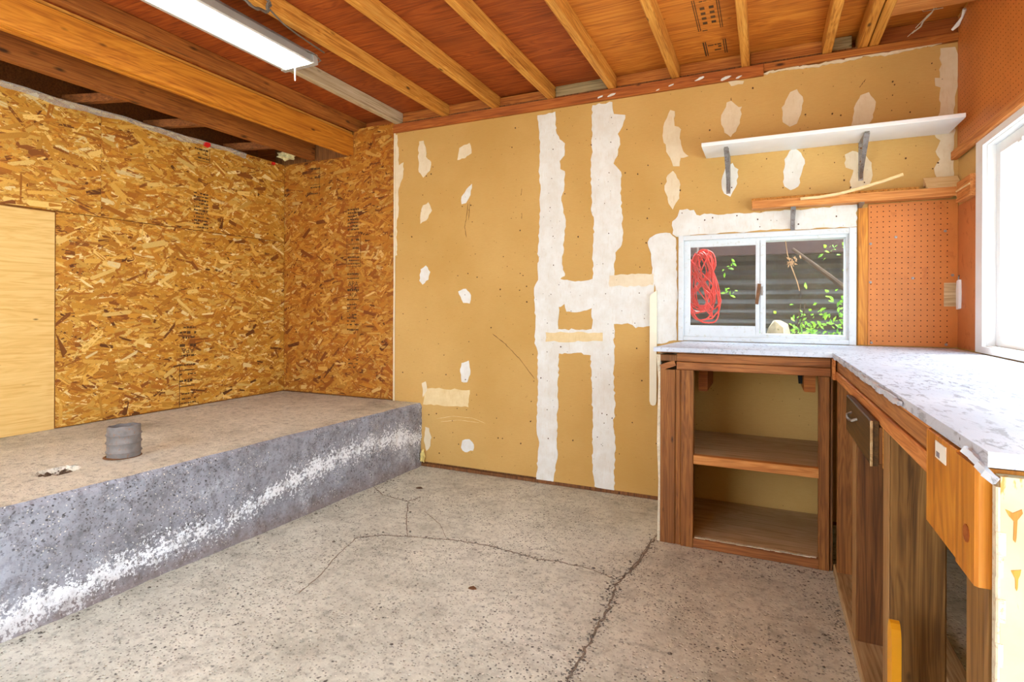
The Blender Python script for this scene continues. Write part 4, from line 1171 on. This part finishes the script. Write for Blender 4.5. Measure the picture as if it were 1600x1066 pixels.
# right run of the bench
XF = .275
rb = thing('workbench', (.55, 1.9, 0), 'long brown lumber workbench frame under the bright right window', 'workbench')
obj('sill', MB().board((.268, .97, .001), (.36, 2.80, .040), .004, 20, .001), M['sill_dust'], rb)
obj('corner_post', MB().board((.276, 2.715, .041), (.345, 2.755, .935), .003, 21), M['bench_z'], rb)
for (y0, y1, x1, s, m) in ((2.185, 2.270, .372, 22, 'bench_dark'), (1.630, 1.705, .392, 23, 'bench_upright')):
    up_ = obj('upright', MB().board((XF + .003, y0, .041), (x1, y1, .852), .004, s), M[m], rb)
    tag(obj('weathered_edge', MB().board((XF + .0005, y0 + .002, .041), (XF + .0029, y1 - .002, .850), .001, s), M['pale_edge'], up_), 'paler weathered front edge')
obj('upright', MB().board((XF + .003, .978, .002), (.345, 1.060, .772), .004, 24), M['bench_upright'], rb)
obj('top_rail', MB().board((XF - .001, 1.242, .9385), (XF + .03, 2.795, .9455), .001, 25), M['edge_fir_y'], rb)
obj('top_rail', MB().board((XF, 1.242, .8945), (XF + .038, 2.795, .9365), .003, 26, .0008), M['bench_y'], rb)
obj('top_rail', MB().board((XF - .004, 1.242, .853), (XF + .038, 2.795, .8915), .003, 27, .0008), M['edge_fir_y'], rb)
obj('corner_strip', MB().board((.259, 2.735, .855), (.270, 2.790, .944), .002, 28), M['edge_fir_y'], rb)
gs = obj('gusset_plate', MB().board((XF - .008, 1.066, .773), (XF + .008, 1.2405, .943), .002, 29), M['bench_orange'], rb)
gb = obj('end_block', MB().board((XF - .010, .972, .773), (XF + .060, 1.064, .940), .004, 30), M['bench_orange'], rb)
kn = MB(); 
kn.prism([(1.008 + .013 * math.cos(a * .524), .835 + .013 * math.sin(a * .524)) for a in range(12)], 0, XF - .0112, XF - .009)
obj('knot', kn, M['plate'], gb)
lab = obj('paper_label', MB().box((XF - .0092, 1.118, .905), (XF - .0078, 1.178, .934)), M['paper'], gs)
mb = MB()
for (y0, y1, z0, z1) in ((1.152, 1.172, .908, .917),):
    nb = 5 if y0 > 1.14 else 3
    for k in range(nb):
        a = y0 + (y1 - y0) * k / nb
        mb.box((XF - .0097, a, z0), (XF - .0090, a + (y1 - y0) / nb * .62, z1))
tag(obj('print', mb, M['paper_print'], lab), kind='stuff')
# drawer slung under the rail, pulled slightly out
dr = obj('drawer', MB().board((.249, 1.722, .747), (.268, 2.205, .866), .003, 31), M['drawer'], rb)
obj('drawer_side', MB().board((.269, 1.724, .752), (.50, 1.740, .850), .002, 32), M['bench_dark'], dr)
obj('drawer_side', MB().board((.269, 2.186, .752), (.50, 2.202, .850), .002, 33), M['bench_dark'], dr)
obj('drawer_bottom', MB().box((.269, 1.741, .752), (.50, 2.185, .760)), M['bench_dark'], dr)
obj('edge_band', MB().board((.2482, 1.7165, .747), (.2545, 1.7215, .866), .001, 34), M['sill_dust'], dr)
obj('handle', MB().tube([(.249, 2.075, .828), (.236, 2.070, .822), (.232, 2.03, .818), (.232, 1.99, .818), (.236, 1.955, .822), (.249, 1.950, .828)], .0042, 8), M['metal'], dr)
obj('runner', MB().board((.30, 1.708, .80), (.52, 1.720, .852), .002, 35), M['bench_z'], rb)
obj('hanger_strip', MB().board((.276, 1.708, .745), (.288, 1.7205, .852), .001, 35), M['joist'], rb)
obj('cross_rail', MB().board((.38, .99, .25), (.80, 1.03, .34), .003, 36), M['bench_x'], rb)
obj('rear_lining', MB().box((XR - .030, .96, .001), (XR - .004, 2.79, .93)), M['sill_dust'], rb)
ep = obj('end_panel', MB().box((.286, .950, .004), (XR - .02, .968, .9355)), M['end_panel'], rb)
mb = MB()
for k in range(30):
    z = .02 + k * .030
    mb.board((.2815, .949 + rng.uniform(-.002, .002), z), (.288 + rng.uniform(0, .005), .966, z + .031), .002, k)
obj('broken_edge', mb, M['chipped_white'], ep)
for pl_ in ([(.291, .893), (.299, .889), (.308, .895), (.309, .890), (.3035, .880), (.3025, .856), (.3015, .850), (.2995, .853), (.3000, .878), (.295, .884)],
            [(.297, .812), (.3075, .815), (.3065, .808), (.3045, .802), (.3040, .790), (.3030, .786), (.3018, .789), (.3015, .802)]):
    obj('drip_stain', MB().prism(pl_, 1, .9490, .9502), M['bench_orange'], ep)
# loose offcuts on the floor under the bench
oc = MB().board((.500, 1.76, .002), (.565, 2.44, .040), .003, 40)
tag(obj('lumber_offcut', oc, M['sill_dust']), 'pale lumber offcut lying on the floor inside the bench, behind the end post', 'offcut')
# yellow handle leaning against the second upright
yh = thing('yellow_handle', (.255, 1.56, 0), 'rounded yellow plastic handle standing against a bench upright', 'handle')
pr = []
for k in range(9):
    a = math.pi * k / 8
    pr.append((1.515 + .024 * math.cos(a), .405 + .045 * math.sin(a)))
hm = MB().prism(pr + [(1.492, .02), (1.538, .02)], 0, .258, .2765)
obj('grip', hm, M['yellow'], yh)
obj('foot', MB().board((.250, 1.495, .001), (.2665, 1.575, .0195), .002), M['yellow'], yh)

# ------------------------------------------------------------------ shelves and pegboard on the back wall


def bracket(parent, x, zt, reach, drop):
    """pressed steel shelf bracket: wall leg, arm under the shelf, curved strut"""
    b = MB()
    b.board((x - .011, D - .004, zt - drop), (x + .011, D - .0005, zt), .001)
    b.board((x - .010, D - reach, zt - .004), (x + .010, D - .004, zt), .001)
    ya, za, yb, zb = D - reach * .94, zt - .004, D - .004, zt - drop * .95
    b.add([(x - .013, ya, za), (x + .013, ya, za), (x + .006, yb, zb), (x - .006, yb, zb), (x - .013, ya + .016, za), (x + .013, ya + .016, za), (x + .006, yb, zb + .016), (x - .006, yb, zb + .016)],
          [(0, 1, 2, 3), (7, 6, 5, 4), (0, 4, 5, 1), (1, 5, 6, 2), (2, 6, 7, 3), (3, 7, 4, 0)])
    o = obj('bracket', b, M['metal'], parent)
    for k in (.15, .5, .92):
        n = MB().lathe([(.0001, 0), (.0055, .0005), (.0045, .004), (.0001, .0045)], (0, 0, 0), 8, False)
        n.v = [(x + v[0], D - .004 - v[2], zt - drop * k + v[1]) for v in n.v]
        obj('screw', n, M['rust'], o)
    return o


us = thing('wall_shelf', (.27, 3.28, 2.035), 'long white painted shelf on two steel brackets high on the back wall', 'shelf')
obj('board', MB().board((-.324, 3.150, 2.036), (XR - .040, D - .001, 2.056), .002, 50), M['white_paint'], us)
bracket(us, -.203, 2.0355, .21, .215)
bracket(us, .447, 2.0355, .21, .20)

ls = thing('corner_shelf', (.40, 3.36, 1.70), 'narrow orange wooden shelf turning the corner above the sliding window', 'shelf')
obj('board', MB().board((-.076, 3.318, 1.712), (XR - .036, D - .001, 1.736), .002, 51, .0008), M['edge_fir'], ls)
obj('back_strip', MB().board((-.078, 3.360, 1.7365), (.69, D - .001, 1.774), .002, 52, .0008), M['joist'], ls)
obj('front_lip', MB().board((-.074, 3.309, 1.708), (XR - .034, 3.3175, 1.752), .001, 53), M['edge_fir'], ls)
sr = obj('side_board', MB().board((XR - .034, 3.112, 1.690), (XR - .0055, 3.305, 1.770), .003, 54), M['edge_fir_y'], ls)
obj('side_edging', MB().board((XR - .038, 3.112, 1.7225), (XR - .0345, 3.305, 1.7295), .0008, 54), M['pale_strip'], sr)
obj('side_edging', MB().board((XR - .037, 3.112, 1.672), (XR - .0055, 3.305, 1.6895), .001, 55), M['edge_fir_y'], sr)
obj('corner_wedge', MB().prism([(3.3185, 1.753), (3.359, 1.753), (3.359, 1.775), (3.405, 1.775), (3.405, 1.822)], 0, .715, XR - .006), M['pale_strip'], ls)
bracket(ls, .128, 1.7095, .090, .14)
bracket(ls, .443, 1.7095, .090, .02)
ben = MB()
pts = [(.16, 3.300, 1.742), (.25, 3.295, 1.744), (.34, 3.285, 1.752), (.43, 3.270, 1.770), (.52, 3.25, 1.792), (.60, 3.235, 1.815)]
for a, b in zip(pts[:-1], pts[1:]): ben.beam(a, b, .018, .012)
tag(obj('bent_strip', ben, M['pale_strip']), 'pale bent wooden strip lying loose along the corner shelf', 'wood strip')

pb = thing('pegboard', (.645, D, .972), 'small amber pegboard between the sliding window and the corner', 'pegboard')
obj('panel', MB().box((.480, D - .012, .973), (XR - .0045, D - .0005, 1.706)), M['pegboard'], pb)
obj('edge_strip', MB().board((.435, D - .014, .973), (.479, D - .0005, 1.690), .002, 60), M['bench_orange'], pb)
mb = MB()
x = .492
while x < XR - .02:
    z = .995
    while z < 1.70:
        disc(mb, (x, D - .0125, z), .0030, 1); z += .0268
    x += .0268
tag(obj('peg_holes', mb, M['peghole'], pb), kind='stuff')
obj('cover_plate', MB().board((.800, D - .0165, 1.175), (XR - .008, D - .0128, 1.292), .001, 61), M['shelf_dust'], pb)
for (x, z) in ((.805, 1.55), (.672, 1.318), (.49, 1.30), (.49, 1.50), (.835, 1.33), (.495, .985), (.81, .985), (.60, 1.53)):
    q = MB().lathe([(.0001, 0), (.007, .0005), (.006, .003), (.0001, .0035)], (0, 0, 0), 10, False)
    q.v = [(x + v[0], D - .0125 - v[2], z + v[1]) for v in q.v]
    obj('screw', q, M['metal'], pb)
th = thing('wall_thermometer', (XR - .012, 3.36, 1.17), 'small white curved plastic gauge on right wall beside the pegboard', 'gauge')
obj('body', MB().prism([(3.345, 1.165), (3.378, 1.160), (3.382, 1.20), (3.384, 1.26), (3.374, 1.30), (3.345, 1.305), (3.340, 1.24)], 0, XR - .016, XR - .0045), M['white_paint'], th)
obj('hanger', MB().tube([(XR - .012, 3.361, 1.303), (XR - .012, 3.358, 1.318), (XR - .008, 3.364, 1.326)], .003, 6), M['metal'], th)

# ------------------------------------------------------------------ fluorescent fixture
fx = thing('fluorescent_light', (-2.29, 1.55, ZJ), 'lit fluorescent ceiling light with a white diffuser', 'light')
y0, y1 = .985, 2.235
obj('housing', MB().prism([(-2.405, 2.452), (-2.385, 2.452), (-2.385, 2.470), (-2.195, 2.470), (-2.195, 2.452), (-2.175, 2.452), (-2.190, 2.495), (-2.225, 2.528), (-2.355, 2.528), (-2.390, 2.495)], 1, y0, y1), M['galv'], fx)
obj('diffuser', MB().prism([(-2.384, 2.456), (-2.372, 2.446), (-2.208, 2.446), (-2.196, 2.456), (-2.196, 2.469), (-2.384, 2.469)], 1, y0 + .02, y1 - .022), M['diffuser'], fx)
for (a, b) in ((y0 - .004, y0 + .0195), (y1 - .0215, y1 + .008)):
    ecap = MB().prism([(-2.408, 2.447), (-2.172, 2.447), (-2.176, 2.500), (-2.222, 2.5295), (-2.358, 2.5295), (-2.404, 2.500)], 1, a, b)
    obj('end_cap', ecap, M['galv'], fx)
obj('pull_chain', MB().tube([(-2.292, y1 - .035, 2.448), (-2.292, y1 - .035, 2.395), (-2.292, y1 - .034, 2.368)], .0032, 6), M['white_paint'], fx)
cw = thing('power_cable', (-2.10, 1.9, 2.50), 'loop of thin grey cable hung on joist beside the ceiling light', 'cable')
pts = []
for k in range(60):
    a = k / 59 * 2 * math.pi * 2.1; r = .085 + .012 * math.sin(k * 1.3)
    pts.append((-2.062 + .006 * math.sin(a * 3), 1.74 + r * math.cos(a), 2.505 + .5 * r * math.sin(a) + .02))
obj('coil', MB().tube(pts, .005, 6), M['cable'], cw)
obj('lead', MB().tube([(-2.062, 1.83, 2.515), (-2.075, 1.92, 2.495), (-2.11, 2.05, 2.505), (-2.15, 2.20, 2.522), (-2.165, 2.28, 2.527)], .004, 6), M['cable'], cw)
obj('lead', MB().tube([(-2.20, y1 - .06, 2.50), (-2.165, y1 - .02, 2.49), (-2.165, y1 + .02, 2.475), (-2.20, y1 + .015, 2.46), (-2.23, y1 + .012, 2.48)], .004, 6), M['cable'], cw)

# ------------------------------------------------------------------ small things
PX, PY = -2.722, 1.592
prof = [(.0665, -.01), (.0665, .020), (.0725, .028), (.0665, .036), (.0665, .062), (.0725, .070), (.0665, .078), (.0665, .100), (.0720, .107), (.0665, .114), (.0660, .142), (.063, .146), (.058, .146), (.057, .06), (.0001, .06)]
pp = thing('pipe_stub', (PX, PY, ZS), 'corroded ribbed grey pipe stub standing up from the concrete platform', 'pipe')
mb = MB().lathe(prof, (PX, PY, ZS), 32, False)
mb.v = [(x, y, z + (.05 * (x - PX) if z > ZS + .12 else 0) + .0015 * math.sin(7 * math.atan2(y - PY, x - PX)) * (1 if z > ZS + .135 else 0)) for (x, y, z) in mb.v]
obj('wall', mb, M['pipe'], pp)
obj('rust_ring', MB().lathe([(.0660, 0), (.077, .0012), (.072, .004), (.0660, .007)], (PX - .006, PY - .002, ZS + .001), 24, False), M['rust'], pp)

# milky film stapled along the top of the left wall, held by red tape
n = 60; V = []; Fc = []
for i in range(n):
    y = YF + .05 + (2.98 - YF) * i / (n - 1)
    wv = .010 * math.sin(i * .7) + .006 * math.sin(i * 1.9)
    V += [(XL + .004, y, 2.312 + wv), (XL + .014 + .004 * math.sin(i), y, 2.345 + wv * .4), (XL - .03, y, 2.362), (XL + .0032, y, 2.312 + wv), (XL + .012 + .004 * math.sin(i), y, 2.345 + wv * .4), (XL - .03, y, 2.360)]
for i in range(n - 1):
    a = 6 * i
    for k in (0, 1, 3, 4): Fc.append((a + k, a + k + 1, a + 7 + k, a + 6 + k))
mb = MB(); mb.add(V, Fc)
tag(obj('plastic_film', mb, M['film']), 'milky plastic film folded over the top of the left strand board wall', 'plastic film')
for (y, z, s, lb) in ((2.70, 2.325, .024, 'red tape scrap at the top of left wall, beside the film end'), (3.29, 2.330, .016, 'small red tape scrap at the wall top beside the corner')):
    mb = MB().prism([(y - s, z - s * .6), (y + s * .3, z - s * .8), (y + s, z - s * .2), (y + s * .9, z + s * .7), (y - s * .7, z + s * .6)], 0, XL + .003, XL + .017)
    tag(obj('red_tape_scrap', mb, M['red_tape']), lb, 'tape')


def tuft(name, c, r, seed, mat, n=260, sq=(1, 1, 1)):
    r_ = random.Random(seed); mb = MB()
    bm = bmesh.new(); bmesh.ops.create_icosphere(bm, subdivisions=3, radius=1)
    vs_ = []
    for v in bm.verts:
        p = v.co; k = 1 + .22 * math.sin(6 * p.x + seed) * math.sin(5 * p.y + 2) + .18 * math.sin(9 * p.z + 3 * p.x) + r_.uniform(-.1, .1)
        vs_.append((c[0] + p.x * r * k * sq[0], c[1] + p.y * r * k * sq[1], c[2] + p.z * r * k * sq[2]))
    mb.add(vs_, [tuple(v.index for v in f.verts) for f in bm.faces]); bm.free()
    return obj(name, mb, mat)


tag(tuft('insulation_tuft', (-3.55, 3.33, 2.395), .05, 3, M['wool'], sq=(1.6, .9, .75)), 'pale tuft of insulation in the dark corner above the strand board', 'insulation')
tag(tuft('foam_clump', (-2.272, 3.392, .075), .028, 5, M['foam'], sq=(.6, .75, 1.5)), 'yellow foam clump at the drywall foot beside the concrete step', 'foam')
# cobwebs and the white nail in the upper right corner
cwb = thing('cobweb', (.70, 3.36, 2.50), 'dusty cobweb strands hanging in the upper right corner', 'cobweb')
for (pts, r) in (([(.72, 3.20, 2.60), (.715, 3.26, 2.585), (.69, 3.30, 2.57), (.685, 3.32, 2.555), (.655, 3.35, 2.540)], .0035), ([(.74, 3.22, 2.60), (.70, 3.27, 2.58), (.665, 3.33, 2.555)], .002),
                 ([(.62, 3.15, 2.60), (.68, 3.24, 2.59), (.76, 3.26, 2.60)], .002), ([(.665, 3.34, 2.55), (.64, 3.37, 2.535)], .002)):
    obj('strand', MB().tube(pts, [r * rng.uniform(.5, 1.3) for _ in pts], 5), M['web'], cwb)
tag(obj('long_nail', MB().tube([(.775, 3.14, 2.585), (XR - .007, 3.16, 2.578)], .003, 8), M['white_paint']), 'long bright nail sticking out of the upper pegboard corner', 'nail')
tag(obj('caulk_bead', MB().tube([(.822, 3.37, 2.532), (.838, 3.35, 2.545), (.846, 3.31, 2.562), (.848, 3.28, 2.585)], [.006, .010, .005, .009], 8), M['white_paint']), 'white dried caulk bead in the upper right corner', 'caulk')
# loose grit and chips on the floor
gm = MB(); g = np.random.default_rng(12)
spots = []
for k in range(420):
    y = g.uniform(.7, 3.3); spots.append((edge_x(y) + .03 + abs(g.normal(0, .06)), y))
for k in range(330):
    y = g.uniform(1.0, 2.8); spots.append((.262 - abs(g.normal(0, .05)), y))
for k in range(60):
    spots.append((g.uniform(-.3, .25), 2.78 - abs(g.normal(0, .03))))
for k in range(520):
    spots.append((g.uniform(-2.2, .2), g.uniform(.3, 3.35)))
for c, nn, sd in ((CRACKS[3], 620, .017), (CRACKS[2], 330, .014), (CRACKS[0], 60, .015), (CRACKS[1], 60, .012)):
    for k in range(nn):
        i = g.integers(0, len(c) - 1); t = g.random(); spots.append((c[i][0] + (c[i + 1][0] - c[i][0]) * t + g.normal(0, sd), c[i][1] + (c[i + 1][1] - c[i][1]) * t + g.normal(0, sd)))
for (x, y) in spots:
    if x < edge_x(y) + .02 or x > .262: continue
    s = min(.011, max(.0018, g.lognormal(math.log(.0032), .45))); a = g.uniform(0, 6.28); e = g.uniform(.5, 1); h = s * g.uniform(.4, .8)
    pts = [(x + s * math.cos(a + k * 1.257) * (1 if k % 2 else e), y + s * math.sin(a + k * 1.257) * e, .0006 + h * .35) for k in range(5)]
    gm.add(pts + [(x, y, .0006 + h), (x, y, .0006)], [(k, (k + 1) % 5, 5) for k in range(5)] + [((k + 1) % 5, k, 6) for k in range(5)])
tag(obj('floor_grit', gm, M['debris_mix']), 'loose grit and small stone chips scattered over the concrete floor', 'grit', None, 'stuff')
for (x, y, s, m, lb) in ((-1.10, 2.01, .020, 'rust', 'rust-brown dry leaf scrap flat on the middle of floor'), (-.10, 1.50, .022, 'paper', 'pale paper scrap lying on the floor near the bench'),
                         (-2.02, 2.98, .026, 'debris', 'dark bark chip on the floor at the step foot near the drywall')):
    mb = MB().prism([(x + s * math.cos(a) * f, y + s * .7 * math.sin(a) * f) for a, f in ((0, 1), (.9, .8), (1.7, 1.1), (2.8, .7), (3.9, 1), (5.0, .8))], 2, .0008, .0045)
    tag(obj('floor_scrap', mb, M[m]), lb, 'scrap')
